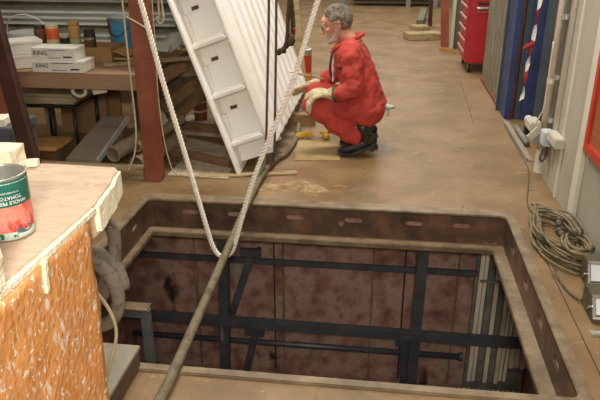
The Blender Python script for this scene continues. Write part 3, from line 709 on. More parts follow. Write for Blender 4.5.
obj('front_rib', qbox(.238, .256, .09, TOPV, 4.17, 4.32), 'white_grp', wm, bevel=.006)
# corrugated side, receding from the front rib
pf = []; y = 4.30
for i in range(9): pf += [(y, .235), (y+.03, .288), (y+.11, .288), (y+.14, .235)]; y += .20
zg = MB(); k = len(pf)
for (yy, uu) in pf: zg.v += [Q(uu, .10+.02*(uu-.235)/.053, yy), Q(uu, TOPV, yy), Q(uu-.012, TOPV, yy), Q(uu-.012, .10, yy)]
for i in range(k-1):
    for a in range(4): zg.f.append((4*i+a, 4*i+(a+1) % 4, 4*i+4+(a+1) % 4, 4*i+4+a)); zg.mi.append(0)
zg.f += [(0, 1, 2, 3), (4*k-4, 4*k-3, 4*k-2, 4*k-1)]; zg.mi += [0, 0]
obj('corrugated_side', zg, 'white_grp', wm)
obj('back_panel', qbox(-.01, .235, .04, TOPV, 4.58, 4.60), 'white_grp', wm)
obj('end_panel', qbox(.0, .25, .06, TOPV, 6.03, 6.05), 'white_grp', wm)

# ================================================================ ROPES, HOSES, CABLES
def twisted(path, r, pitch, strands=3, n=6):
    m = MB(); pts = smooth_path(path, 14); L = [0]
    for a, b_ in zip(pts, pts[1:]): L.append(L[-1]+(b_-a).length)
    N = int(L[-1]/(pitch/8)); res = []; j = 0
    for i in range(N+1):
        s_ = L[-1]*i/N
        while j < len(L)-2 and L[j+1] < s_: j += 1
        t = (s_-L[j])/max(1e-9, L[j+1]-L[j]); res.append((pts[j].lerp(pts[j+1], t), s_))
    x = None
    for k in range(strands):
        q = []; x = None
        for i, (p, s_) in enumerate(res):
            d = (res[min(N, i+1)][0]-res[max(0, i-1)][0]).normalized()
            if x is None: x, y_ = basis(d)
            else: x = (x-d*x.dot(d)).normalized(); y_ = d.cross(x)
            a = 2*math.pi*(s_/pitch+k/strands); q.append(p+(x*math.cos(a)+y_*math.sin(a))*r*.60)
        m.tube(q, r*.50, n)
    return m
tag(obj('rope', twisted([(-1.62, 3.0, 3.2), (-1.5, 3.0, 2.73), (-1.375, 3.0, 2.24), (-1.25, 3.0, 1.75), (-1.127, 3.0, 1.255), (-1.055, 3.0, 0.9), (-0.978, 3.0, 0.57), (-0.905, 3.0, 0.242), (-0.858, 3.0, 0.035), (-0.83, 3.0, -0.03), (-0.798, 3.0, -0.052), (-0.762, 3.0, -0.032), (-0.73, 3.0, 0.03), (-0.639, 3.0, 0.339), (-0.54, 3.0, 0.6), (-0.432, 3.0, 0.856), (-0.304, 3.0, 1.265), (-0.15, 3.0, 1.75), (0, 3.0, 2.24), (0.15, 3.0, 2.73), (0.3, 3.0, 3.2)], .013, .062), 'rope_white', smooth=True), 'white twisted rope hanging in a long loop over the pit', 'rope')
tag(obj('hose', MB().tube(smooth_path([(-.735, 1.40, .022), (-.725, 1.77, .022), (-.721, 1.895, .03), (-.735, 2.4, .032), (-.75, 2.9, .034), (-.767, 3.44, .036), (-.773, 3.62, .034), (-.775, 3.88, .036), (-.765, 4.15, .038), (-.735, 4.40, .025), (-.69, 4.52, .023), (-.668, 4.75, .023), (-.668, 5.0, .023), (-.71, 5.5, .023), (-.80, 6.3, .023)], 8), .0205, 12), 'hose_grey', smooth=True), 'thick grey hose lying across the pit and over the floor towards the squatting man', 'hose')
tag(obj('hanging_cable', MB().tube(smooth_path([(-0.7, 4.14, 3.0), (-0.7125, 4.14, 2.08), (-0.725, 4.14, 1.16), (-.74, 4.13, .7), (-.757, 4.12, .25), (-.765, 4.10, .10), (-.785, 3.95, .053)], 8), .0085, 8), 'cable_dark', smooth=True), 'dark cable hanging left of its twin in front of the white moulding', 'cable')
tag(obj('hanging_cable', MB().tube(smooth_path([(-0.665, 4.2, 3.0), (-0.6765, 4.2, 2.075), (-0.688, 4.2, 1.15), (-.705, 4.22, .6), (-.72, 4.24, .2), (-.728, 4.25, .10), (-.735, 4.27, .052)], 8), .0085, 8), 'cable_dark', smooth=True), 'dark cable hanging right of its twin down to the thick hose', 'cable')
rb = thing('rope_bundle', 'dark knotted rope tails hanging beside the white moulding', 'rope', (-.66, 4.5, .75))
obj('rope_tail', twisted([(-0.7, 4.5, 3.0), (-0.6825, 4.5, 2.15), (-0.665, 4.5, 1.3), (-.635, 4.5, 1.10), (-.625, 4.5, .92), (-.65, 4.5, .84), (-.70, 4.5, .79), (-.735, 4.5, .76)], .017, .05), 'rope_dark', rb, smooth=True)
obj('rope_tail', twisted([(-0.66, 4.48, 3.0), (-0.6525, 4.48, 2.125), (-0.645, 4.48, 1.25), (-.655, 4.48, 1.02), (-.665, 4.48, .86), (-.695, 4.48, .78)], .014, .05), 'rope_dark', rb, smooth=True)
obj('knot', MB().ell((-.64, 4.49, .86), (.028, .025, .045), 10).ell((-.705, 4.49, .785), (.035, .022, .022), 10), 'rope_dark', rb, smooth=True, jitter=.012)
obj('red_tip', MB().ell((-.61, 4.49, .93), .012, 8), 'tape_red', rb); obj('red_tip', MB().ell((-.635, 4.48, .89), .010, 8), 'tape_red', rb)
tag(obj('plank', bx((-.80, 6.10, 0), (-.70, 6.14, 2.2), (0, -.10, 0), (-.75, 6.12, 0)), 'old_timber_pale'), 'grey plank propped upright behind the rope tails', 'plank')
def cord(lab, pts, r=.004, m='string'): tag(obj('cord', MB().tube(smooth_path(pts, 8), r, 6), m, smooth=True), lab, 'cord')
cord('pale cord hanging down the left side of the red column', [(-1.565, 3.87, 3.0), (-1.565, 3.87, 2.0), (-1.565, 3.87, 1.1), (-1.558, 3.86, .70), (-1.555, 3.86, .40), (-1.575, 3.85, .22), (-1.63, 3.84, .09)], .006)
cord('thin cord hanging down the right side of the red column', [(-1.40, 3.92, 3.0), (-1.40, 3.92, 2.0), (-1.40, 3.92, 1.05), (-1.41, 3.92, .6), (-1.40, 3.93, .3), (-1.37, 3.94, .10), (-1.33, 3.95, .03)], .004)
cord('looped cord hanging near the top of the red column', [(-1.37, 3.95, 3.0), (-1.37, 3.95, 2.0), (-1.37, 3.95, 1.15), (-1.385, 3.95, 1.06), (-1.37, 3.95, 1.025), (-1.345, 3.95, 1.06), (-1.35, 3.95, 1.2), (-1.35, 3.95, 2.0), (-1.35, 3.95, 3.0)], .006)
cord('cord tied slantwise across the red column', [(-1.56, 3.893, 1.07), (-1.50, 3.888, 1.04), (-1.43, 3.888, 1.0), (-1.42, 3.93, .99)], .005)
# vacuum hose behind the block
vh = MB(); 
hp = []
for i in range(18):
    t = 2*math.pi*i/12
    hp.append((-.862+.095*math.cos(t), 1.68-.0025*i*1.6, .525+.125*math.sin(t)))
vh.tube(smooth_path(hp, 3), .021, 12)
vh.tube(smooth_path([(-.90, 1.70, .79), (-.84, 1.70, .775), (-.795, 1.70, .72), (-.79, 1.70, .66), (-.80, 1.69, .58), (-.86, 1.70, .46)], 8), .020, 12)
vh.tube(smooth_path([(-.93, 1.60, .42), (-1.0, 1.60, .30), (-1.05, 1.60, .16), (-1.10, 1.60, .122), (-1.2, 1.58, .122)], 6), .020, 12)
tag(obj('vacuum_hose', vh, 'vac_hose', smooth=True), 'dusty grey vacuum hose coiled behind the orange foam block', 'hose')
cord('thin cream cable looping down beside the orange block', [(-.84, 1.52, .70), (-.79, 1.52, .62), (-.745, 1.52, .54), (-.735, 1.52, .46), (-.76, 1.50, .36), (-.80, 1.49, .20), (-.82, 1.48, .01)], .005)
mb_ = thing('flat_box', 'flat grey brown board box on the floor between foam block and pit', 'box', (-1.05, 1.7, 0))
obj('body', bx((-1.30, 1.35, 0), (-.868, 1.965, .085)), 'mdf_edge', mb_, bevel=.002)
obj('lid', bx((-1.305, 1.345, .085), (-.863, 1.97, .10)), 'mdf_grey', mb_, bevel=.002)
# ================================================================ THE KNEELING MAN
PB = (-.16, 4.75, 0)
man = thing('person', 'man in red coveralls and pale work gloves squatting beside the white moulding', 'person', PB)
HC = V((-.343, 4.76, .936)); HS = 1.04; HM = Euler((0, R(-20), R(4))).to_matrix()
def hp_(x, y, z): return HC+HM@V((x, y, z))*HS
def hell(m, c, r, n=14): return m.ell(hp_(*c), tuple(q*HS for q in r), n, HM)
# skin body: head, neck, torso core and limbs in one surface
bd = MB()
hell(bd, (.012, 0, .03), (.094, .074, .092), 20); hell(bd, (-.03, 0, -.03), (.066, .060, .080), 16); hell(bd, (-.055, 0, -.085), (.038, .042, .032))
hell(bd, (-.070, 0, .045), (.030, .052, .035)); 
for i in range(6):
    t = i/5; hell(bd, (-.092-.020*t, 0, .018-.045*t), (.011+.004*t, .010+.006*t, .012), 10)
for s_ in (-1, 1):
    hell(bd, (-.082, s_*.030, .030), (.018, .024, .010), 10); hell(bd, (-.062, s_*.040, -.012), (.026, .022, .020), 10)
    hell(bd, (.012, s_*.074, -.004), (.019, .010, .031), 10); hell(bd, (.016, s_*.080, .010), (.013, .007, .016), 8)
hell(bd, (-.094, 0, -.055), (.010, .022, .007), 10); hell(bd, (-.090, 0, -.068), (.010, .020, .007), 10)
bd.cone(hp_(.02, 0, -.05), (-.235, 4.75, .80), .055, .062, 14)
bd.cone((-.22, 4.75, .74), (-.11, 4.75, .35), (.09, .14, .09), (.10, .14, .10), 14)
for (sh, el, wr_) in (((-.22, 4.60, .76), (-.19, 4.53, .505), (-.385, 4.555, .468)), ((-.22, 4.91, .75), (-.33, 4.965, .535), (-.515, 4.93, .462))):
    bd.cone(sh, el, .05, .042, 12).cone(el, wr_, .042, .030, 12).cone((-.22, 4.75, .76), sh, .06, .05, 12)
for (hi, kn, an) in (((-.10, 4.66, .33), (-.49, 4.62, .40), (-.12, 4.62, .16)), ((-.10, 4.85, .33), (-.50, 4.90, .41), (-.15, 4.90, .16))):
    bd.cone(hi, kn, .075, .05, 12).cone(kn, an, .05, .036, 12)
remeshed('body', bd, 'skin', man, .0065, 4)
# coverall
cv = MB()
cv.cone((-.235, 4.75, .745), (-.215, 4.75, .64), (.115, .185, .085), (.145, .19, .11), 16)
cv.cone((-.215, 4.75, .64), (-.135, 4.75, .46), (.145, .19, .11), (.145, .18, .12), 16)
cv.cone((-.135, 4.75, .46), (-.105, 4.75, .345), (.145, .18, .12), (.145, .19, .135), 16)
cv.cone((-.235, 4.60, .765), (-.235, 4.90, .765), .085, .085, 14)
cv.cone((-.225, 4.585, .755), (-.195, 4.525, .525), .082, .070, 14).cone((-.195, 4.525, .525), (-.315, 4.54, .482), .070, .056, 14)
cv.cone((-.225, 4.915, .745), (-.335, 4.965, .545), .080, .066, 14).cone((-.335, 4.965, .545), (-.435, 4.945, .500), .066, .055, 14)
for (hi, kn, an) in (((-.12, 4.66, .335), (-.507, 4.625, .378), (-.185, 4.62, .155)), ((-.12, 4.85, .335), (-.51, 4.90, .40), (-.225, 4.90, .145))):
    cv.cone(hi, V(hi).lerp(V(kn), .5), .118, .100, 14).cone(V(hi).lerp(V(kn), .5), kn, .100, .078, 14)
    cv.cone(kn, V(kn).lerp(V(an), .55), .076, .082, 14).cone(V(kn).lerp(V(an), .55), an, .082, .070, 14)
cov = remeshed('coverall', cv, 'coverall', man, .010, 5, disp=.042, dsize=.085)
obj('collar', MB().tube(smooth_path([(-.375, 4.70, .745), (-.325, 4.668, .795), (-.245, 4.664, .832), (-.180, 4.70, .862), (-.160, 4.75, .870), (-.180, 4.80, .862), (-.245, 4.838, .832), (-.325, 4.835, .795), (-.375, 4.80, .745)], 6), [.012+.006*math.sin(math.pi*i/48) for i in range(49)], 10), 'coverall', cov, smooth=True)
obj('zip', MB().tube(smooth_path([(-.358, 4.672, .765), (-.372, 4.655, .71), (-.378, 4.65, .62), (-.345, 4.645, .53)], 6), .009, 8), 'coverall_dark', cov, smooth=True)
obj('chest_badge', MB().ell((-.300, 4.553, .665), (.028, .010, .013), 12), 'coverall_dark', cov, smooth=True)
obj('pen', MB().tube([(-.352, 4.60, .66), (-.352, 4.597, .56)], .007, 8), 'rag', cov)
obj('cuff', MB().lathe([(.052, -.012), (.056, -.012), (.056, .012), (.050, .012)], (-.328, 4.543, .478), (-.95, .1, -.2), 16), 'green_cuff', cov)
# hair and beard as caps over the skull
def cap(keep, off, rr, step=11):
    m = MB()
    for i in range(0, 181, step):
        th = R(i); k = max(1, int(360*math.sin(th)/step))
        for j in range(k):
            ph_ = 2*math.pi*j/k
            x, y, z = .012+.094*math.sin(th)*math.cos(ph_), .074*math.sin(th)*math.sin(ph_), .03+.092*math.cos(th)
            if keep(x, y, z): hell(m, (x*off, y*off, .03+(z-.03)*off), (rr*random.uniform(.9, 1.3), rr*random.uniform(.9, 1.3), rr), 8)
    return m
remeshed('hair', cap(lambda x, y, z: (z > .078 and x > -.050) or (x > -.035 and z > .035) or (x > .030 and z > -.045), 1.0, .014, 8), 'hair_grey', man, .006, 7, disp=.008, dsize=.012)
bm_ = MB()
for i in range(9):
    a = R(-75+150*i/8)
    hell(bm_, (-.045-.040*math.cos(a), .046*math.sin(a), -.082-.014*math.cos(a)), (.020, .018, .022), 10)
for s_ in (-1, 1):
    for i in range(8):
        t = i/7; hell(bm_, (.005-.050*t, s_*(.058-.012*t), -.022-.062*t), (.020, .011, .026), 10)
    hell(bm_, (-.088, s_*.018, -.046), (.012, .016, .008), 8)
remeshed('beard', bm_, 'beard_white', man, .007, 2, disp=.005, dsize=.015)
for s_ in (-1, 1):
    e_ = obj('eye', MB().ell(hp_(-.084, s_*.031, .010), .011, 10), 'print_white', man, smooth=True)
    obj('pupil', MB().ell(hp_(-.0935, s_*.031, .009), .004, 8), 'jar_dark', e_)
gl = MB()
for s_ in (-1, 1):
    gl.tube([hp_(-.106, s_*.033+.024*math.cos(t), .004+.018*math.sin(t)) for t in [2*math.pi*i/16 for i in range(16)]], .0016, 6, closed=True)
    gl.tube([hp_(-.104, s_*.057, .012), hp_(-.05, s_*.076, .014), hp_(.012, s_*.083, .016), hp_(.028, s_*.082, .0)], .0022, 6)
gl.tube([hp_(-.107, -.010, .008), hp_(-.112, 0, .012), hp_(-.107, .010, .008)], .002, 6)
obj('glasses', gl, 'wire', man, smooth=True)
# gloves: palm, four fingers, thumb
def glove(wrist, palm, knuck, fingers, thumb, cuffr=.040):
    m = MB(); m.cone(wrist, V(wrist).lerp(V(palm), .5), cuffr, .036, 12).cone(V(wrist).lerp(V(palm), .5), palm, (.042, .048, .034), (.046, .052, .032), 12)
    for f in fingers:
        p = [V(palm)]+[V(q) for q in f]
        for i in range(len(p)-1): m.cone(p[i], p[i+1], .0165 if i else .019, .0155-.001*i, 10)
    p = [V(q) for q in thumb]
    for i in range(len(p)-1): m.cone(p[i], p[i+1], .018-.001*i, .016-.001*i, 10)
    return m
def fing(base, d1, d2, d3, L): 
    p = V(base); out = [tuple(p)]
    for d, l in ((d1, .45), (d2, .33), (d3, .25)): p = p+V(d).normalized()*L*l; out.append(tuple(p))
    return out
near = [[(-0.426, 4.540, .468), (-0.476, 4.528, .452), (-0.506, 4.530, .400), (-0.512, 4.540, .340)], [(-0.432, 4.562, .474), (-0.486, 4.556, .462), (-0.526, 4.556, .408), (-0.534, 4.562, .345)],
        [(-0.434, 4.586, .478), (-0.494, 4.586, .474), (-0.540, 4.588, .430), (-0.554, 4.592, .372)], [(-0.430, 4.610, .480), (-0.489, 4.614, .482), (-0.536, 4.618, .450), (-0.558, 4.622, .400)]]
remeshed('glove', glove((-.345, 4.55, .478), (-.402, 4.572, .474), None, near, [(-.375, 4.61, .476), (-.415, 4.645, .480), (-.455, 4.660, .482), (-.49, 4.662, .476)], .050), 'glove', man, .0055, 3)
far = [fing((-.590, 4.900+.020*i, .440-.004*i), (-1, .05*(i-1.5), -.12-.25*i), (-.9, -.1, -.45), (-.7, -.15, -.7), L) for i, L in enumerate((.100, .112, .108, .09))]
remeshed('glove', glove((-.495, 4.932, .470), (-.560, 4.928, .450), None, far, [(-.545, 4.893, .462), (-.590, 4.872, .462), (-.632, 4.868, .448), (-.662, 4.872, .436)], .042), 'glove', man, .0055, 3)
def boot(x, y, name='boot'):
    t = MB()
    t.cone((x-.115, y, .045), (x-.02, y, .075), (.045, .046, .032), (.05, .045, .045), 14).cone((x-.02, y, .075), (x+.085, y, .128), (.05, .045, .045), (.045, .040, .042), 14)
    t.cone((x+.055, y, .14), (x+.015, y, .215), .048, .052, 14)
    o = remeshed(name, t, 'boot', man, .008, 3)
    s_ = MB(); top_ = []
    prof_ = [(-.160, .014), (-.10, .010), (-.06, .012), (.0, .040), (.07, .070), (.125, .105)]
    for w, hgt in ((.046, 0), (.046, .020)):
        for px_, pz in prof_:
            ww = w*(.75 if px_ < -.15 else 1)*(.85 if px_ > .1 else 1)
            s_.v += [V((x+px_, y-ww, pz+hgt)), V((x+px_, y+ww, pz+hgt))]
    k = len(prof_)
    for i in range(k-1):
        a = 2*i; b_ = 2*k+2*i
        s_.f += [(a, a+1, a+3, a+2), (b_, b_+2, b_+3, b_+1), (a, a+2, b_+2, b_), (a+1, b_+1, b_+3, a+3)]; s_.mi += [0]*4
    s_.f += [(0, 2*k, 2*k+1, 1), (2*k-2, 2*k-1, 4*k-1, 4*k-2)]; s_.mi += [0, 0]
    s_.box((x+.075, y-.036, .055), (x+.130, y+.036, .095), (0, R(-27), 0))
    obj('sole', s_, 'boot_sole', o)
    ll = MB()
    for i in range(4): ll.tube(smooth_path([(x-.055+.024*i, y-.03, .088+.022*i), (x-.065+.024*i, y, .118+.020*i), (x-.055+.024*i, y+.03, .088+.022*i)], 4), .004, 6)
    obj('lace', ll, 'jar_dark', o)
boot(-.145, 4.62); boot(-.15, 4.90)
br = thing('paint_brush', 'thin wooden paint brush held in the far gloved hand', 'brush', (-.55, 4.90, .53))
obj('handle', MB().tube(smooth_path([(-.44, 4.885, .512), (-.52, 4.885, .525), (-.60, 4.885, .540), (-.645, 4.885, .550)], 4), [.006]*5+[.008]*4+[.009]*4, 8), 'old_timber_pale', br, smooth=True)
obj('ferrule', MB().bar((-.645, 4.885, .550), (-.672, 4.885, .556), .03, .012), 'tin', br); obj('bristles', MB().bar((-.672, 4.885, .556), (-.712, 4.885, .563), .034, .012), 'jar_cream', br)
tag(obj('rag', MB().ell((.060, 4.70, .36), (.035, .02, .03), 10).ell((.055, 4.70, .325), (.02, .015, .04), 8), 'rag', jitter=.022), 'grey rag tucked at the back of the red coveralls', 'rag')

# ================================================================ FLOOR AROUND THE MAN
cs = MB().add([(-.606, 4.444, 0), (-.281, 4.485, 0), (-.335, 5.02, 0), (-.655, 4.96, 0), (-.606, 4.444, .008), (-.281, 4.485, .008), (-.335, 5.02, .008), (-.655, 4.96, .008)], [(0, 3, 2, 1), (4, 5, 6, 7), (0, 1, 5, 4), (1, 2, 6, 5), (2, 3, 7, 6), (3, 0, 4, 7)])
tag(obj('cardboard_sheet', cs, 'cardboard'), 'flat cardboard sheet lying on the floor in front of the man', 'cardboard')
def yel(lab, c, s_, a):
    m = MB(); M = Euler((0, 0, a)).to_matrix(); c = V(c)
    m.ell(c, (.055*s_, .03*s_, .024*s_), 12, M)
    for i in range(3): q = c+M@V((.045*s_, (-.022+.022*i)*s_, .008)); m.cone(q, q+M@V((.04*s_, (i-1)*.012, -.004)), .013*s_, .011*s_, 8)
    o = obj('yellow_glove', m, 'yellow', smooth=True, jitter=.006); tag(o, lab, 'glove')
yel('crumpled yellow glove at the left edge of the cardboard sheet', (-.63, 4.98, .031), 1.05, .4)
yel('crumpled yellow glove on the cardboard under the knees', (-.43, 5.00, .031), .95, 1.8)
pt = thing('paint_tin', 'red and orange paint tin with a grey lid behind the white moulding', 'tin', (-.86, 6.9, 0))
pc = (-.86, 6.9, 0)
obj('body', MB().lathe([(0, 0), (.10, 0), (.10, .35), (0, .35)], pc, n=28), 'tin_red', pt); obj('lid', MB().lathe([(.102, .34), (.104, .34), (.104, .40), (.09, .405), (0, .395)], pc, n=28), 'tin', pt)
obj('label_band', MB().lathe([(.1012, .06), (.1012, .16)], pc, n=28), 'tin_yellow', pt)
obj('label_mark', MB().lathe([(.1015, .22), (.1015, .29)], pc, n=8, a0=R(-80), a1=R(-40)), 'tin_blue', pt)
obj('label_mark', MB().lathe([(.1015, .14), (.1015, .20)], pc, n=8, a0=R(-70), a1=R(-35)), 'print_white', pt)
tag(obj('timber', bx((-.80, 5.35, 0), (-.56, 5.45, .10), (0, 0, .1)), 'old_timber', bevel=.004), 'timber block on the floor behind the gloved hands', 'timber')

# ================================================================ RIGHT SIDE
bc = thing('blue_column', 'tall blue painted steel column with a dark red recess by the right wall', 'column', (1.21, 5.85, 0))
for lo, hi, mn in (((1.085, 5.80, .0), (1.135, 6.0, 2.6), 'blue_paint'), ((1.135, 5.86, .0), (1.168, 6.0, 2.6), 'red_oxide'), ((1.168, 5.81, .0), (1.222, 6.0, 2.6), 'blue_dark'), ((1.222, 5.795, .0), (1.322, 6.0, 2.6), 'blue_paint'), ((1.322, 5.80, .0), (1.40, 6.0, 2.6), 'blue_grey')):
    obj({'blue_paint': 'flange', 'red_oxide': 'web', 'blue_dark': 'inner_plate', 'blue_grey': 'edge_plate'}[mn], bx(lo, hi), mn, bc, bevel=.003)
tp = MB(); path = [(1.262, 5.74, 1.6), (1.244, 5.73, 1.03), (1.234, 5.73, .91), (1.226, 5.72, .68), (1.216, 5.72, .56), (1.206, 5.72, .43), (1.202, 5.72, .26), (1.196, 5.72, .20)]
sp = smooth_path(path, 8); acc = 0
for i in range(len(sp)-1):
    a, b_ = sp[i], sp[i+1]; acc += (b_-a).length
    def wv(p, k):
        tw = .9*math.sin(k*.45); w = .011+.007*abs(math.sin(k*.21)); return V((math.cos(tw)*w, math.sin(tw)*w*.8, .012*math.sin(k*.7)))
    wa, wb = wv(a, i), wv(b_, i+1)
    tp.add([a-wa, a+wa, b_+wb, b_-wb], [(0, 1, 2, 3)], int(acc/.13) % 2)
tt = thing('barrier_tape', 'red and white striped barrier tape hanging in front of the blue column', 'tape', (1.2, 5.72, .2))
obj('ribbon', tp, ['tape_white', 'tape_red'], tt)
obj('knot', MB().tube([(1.226, 5.715, .68), (1.185, 5.71, .66), (1.150, 5.71, .635)], [.016, .02, .008], 8), 'tape_red', tt)
rs = MB(); rs.box((1.22, 4.95, 0), (1.235, 5.05, 2.6)).box((1.20, 4.94, 0), (1.30, 4.955, 2.6))
tag(obj('rusty_angle', rs, 'rust'), 'rusty orange angle post between the blue column and the white pipe', 'post')
wp = thing('waste_pipe', 'cream plastic waste pipe running up the end of the right wall', 'pipe', (1.10, 4.43, 0))
obj('pipe', MB().tube([(1.115, 4.44, 0), (1.115, 4.44, 3.0)], .034, 14), 'pvc', wp, smooth=True); obj('foot_sleeve', MB().lathe([(.034, .15), (.042, .15), (.042, 0), (0, 0)], (1.115, 4.44, 0), n=16), 'wall_white', wp)
obj('bracket', MB().lathe([(.035, .62), (.040, .62), (.040, .65), (.035, .65)], (1.115, 4.44, 0), n=16), 'pvc', wp)
cn = thing('conduit', 'grey metal conduit beside the cream waste pipe on the right wall', 'conduit', (1.09, 4.28, .2))
obj('pipe', MB().tube([(1.093, 4.27, .17), (1.093, 4.27, 3.0)], .013, 10), 'conduit', cn, smooth=True)
for z in (.68, 1.05, .40): obj('clip', MB().lathe([(.014, z), (.02, z), (.02, z+.03), (.014, z+.03)], (1.093, 4.27, 0), n=12), 'chrome', cn)
tag(obj('conduit', MB().tube([(1.098, 4.12, .15), (1.098, 4.12, 3.0)], .008, 8), 'pvc', smooth=True), 'thin cream conduit on the right wall next to the socket box', 'conduit')
so = thing('socket_box', 'cream socket box with a pale blue plug on the right wall', 'socket', (1.06, 4.0, .26))
obj('box', bx((1.05, 3.92, .325), (1.11, 4.14, .388)), 'socket_white', so, bevel=.006)
obj('blue_socket', bx((1.035, 4.145, .27), (1.10, 4.25, .365)), 'socket_blue', so, bevel=.006)
obj('flap', bx((.985, 4.28, .27), (1.03, 4.30, .36), (0, .7, 0)), 'socket_white', so, bevel=.003)
obj('cable_loop', MB().tube(smooth_path([(1.06, 4.2, .245), (1.045, 4.2, .18), (1.065, 4.22, .15), (1.09, 4.24, .18), (1.09, 4.25, .24)], 6), .007, 8), 'cable_dark', so, smooth=True)
s2 = thing('plug_adapter', 'white plug adapter with a black plug beside the waste pipe', 'plug', (1.06, 4.5, .28))
obj('body', bx((1.0, 4.40, .29), (1.078, 4.58, .355)), 'socket_white', s2, bevel=.008); obj('face', MB().lathe([(0, 0), (.028, 0), (.03, .03), (.03, .05), (0, .05)], (1.03, 4.62, .325), (0, -1, 0), 16), 'socket_white', s2)
obj('black_plug', bx((1.005, 4.56, .225), (1.045, 4.62, .285)), 'rubber', s2, bevel=.006); obj('grey_block', bx((1.02, 4.35, .22), (1.06, 4.395, .30)), 'socket_grey', s2, bevel=.004)
obj('lead', MB().tube(smooth_path([(1.04, 4.42, .355), (1.055, 4.39, .42), (1.065, 4.37, .50), (1.065, 4.37, .9)], 6), .005, 6), 'pvc', s2, smooth=True)
ab = MB(); ab.box((1.06, 4.65, 0), (1.075, 5.72, .025)).box((1.075, 4.65, 0), (1.11, 5.72, .008))
tag(obj('steel_angle', ab, 'dusty_board'), 'length of steel angle lying on the floor along the right side', 'steel angle')
tag(obj('pipe_offcut', MB().tube([(1.13, 5.45, .03), (1.13, 5.0, .03)], .022, 12), 'conduit', smooth=True), 'grey pipe offcut on the floor below the barrier tape', 'pipe')
sb = thing('large_sheet', 'smeared brown grey sheet standing on edge by the right wall', 'sheet', (1.12, 6.8, 0))
obj('sheet', bx((1.10, 6.12, 0), (1.12, 7.47, 2.4)), 'sheet_brown', sb); obj('edge_strip', bx((1.085, 6.08, 0), (1.13, 6.12, 2.4)), 'blue_grey', sb); obj('edge_rust', bx((1.06, 6.12, 0), (1.10, 6.15, 2.4)), 'blue_dark', sb); obj('foot_rail', bx((1.085, 6.15, 0), (1.10, 7.47, .03)), 'rust', sb)
# red tool cabinet
tx, ty = .945, 7.85
tcb = thing('tool_cabinet', 'red metal tool cabinet on castors with drawers facing left', 'cabinet', (1.2, 8.2, 0))
obj('body', bx((tx, ty, .115), (1.50, ty+.72, 1.20)), 'cabinet_red', tcb, bevel=.006)
for k in range(8):
    z = .15+k*.125; d_ = obj('drawer', bx((tx-.018, ty+.03, z), (tx, ty+.69, z+.10)), 'cabinet_red', tcb, bevel=.004)
    obj('handle', bx((tx-.034, ty+.04, z+.078), (tx-.016, ty+.68, z+.105)), 'drawer_edge', d_, bevel=.003)
hd = obj('side_handle', MB().tube(smooth_path([(1.03, ty, .74), (1.03, ty-.03, .74), (1.05, ty-.04, .74), (1.17, ty-.04, .74), (1.19, ty-.03, .74), (1.19, ty, .74)], 4), .016, 10), 'chrome', tcb, smooth=True)
obj('handle_recess', bx((1.03, ty-.004, .77), (1.19, ty, .80)), 'dark_oxide', tcb); obj('handle_recess', bx((1.03, ty-.004, .69), (1.19, ty, .705)), 'drawer_edge', tcb)
for x in (tx+.06, 1.44):
    for y in (ty+.05, ty+.66):
        c_ = obj('castor', MB().lathe([(0, -.016), (.045, -.016), (.045, .016), (0, .016)], (x, y, .045), (1, 0, 0), 16), 'rubber', tcb)
        obj('fork', MB().box((x-.024, y-.015, .045), (x-.018, y+.02, .115)).box((x+.018, y-.015, .045), (x+.024, y+.02, .115)), 'conduit', c_)
# boards leaning further back
def lean(name, lab, x0, x1, y, th, m, dx, h=1.7, cat='board'):
    o = MB().add([(x0, y, 0), (x1, y, 0), (x1+dx, y, h), (x0+dx, y, h), (x0, y+th, 0), (x1, y+th, 0), (x1+dx, y+th, h), (x0+dx, y+th, h)], [(0, 1, 2, 3), (4, 7, 6, 5), (0, 4, 5, 1), (1, 5, 6, 2), (2, 6, 7, 3), (3, 7, 4, 0)])
    return tag(obj(name, o, m), lab, cat)
lean('red_board', 'narrow red oxide board standing upright beside the pale board', .79, .90, 9.45, .05, 'red_oxide', -.13)
lean('pale_board', 'pale painted board standing upright behind the red tool cabinet', .91, .955, 9.47, .04, 'board_pale', .0)
lean('grey_board', 'grey green sheet leaning between the pale board and the tool cabinet', .965, 1.30, 9.60, .04, 'sheet_grey', .0)
tag(obj('timber', bx((.76, 9.38, .0), (.95, 9.44, .035)), 'pine', bevel=.004), 'pale wood batten at the foot of the upright boards', 'timber')
lean('dark_post', 'dark red post standing behind the floor planks at the back', .74, .81, 11.9, .07, 'dark_oxide', -.04, 1.7, 'post')
tag(obj('timber', MB().bar((.32, 10.34, .05), (.85, 10.50, .05), .30, .10), 'old_timber_pale', bevel=.008), 'thick pale plank lying on the floor at the back', 'timber')
tag(obj('timber', MB().bar((.45, 11.5, .03), (.70, 11.6, .03), .3, .06), 'old_timber_pale', bevel=.008), 'small plank on the floor behind the thick pale plank', 'timber')
tag(obj('timber', MB().bar((.60, 12.05, .045), (.72, 13.0, .16), .12, .08), 'sheet_grey', bevel=.008), 'grey timber propped on the small plank at the back', 'timber')
mc = thing('machine_stand', 'dark machine base on thin legs at the far back of the hall', 'machine', (.2, 15.4, 0))
obj('bed', bx((-.75, 15.1, .10), (1.1, 15.9, .7)), 'pit_dark', mc, bevel=.02)
for x in (-1.0, .42, 1.0): obj('leg', bx((x, 14.95, 0), (x+.10, 15.06, .6)), 'conduit', mc)
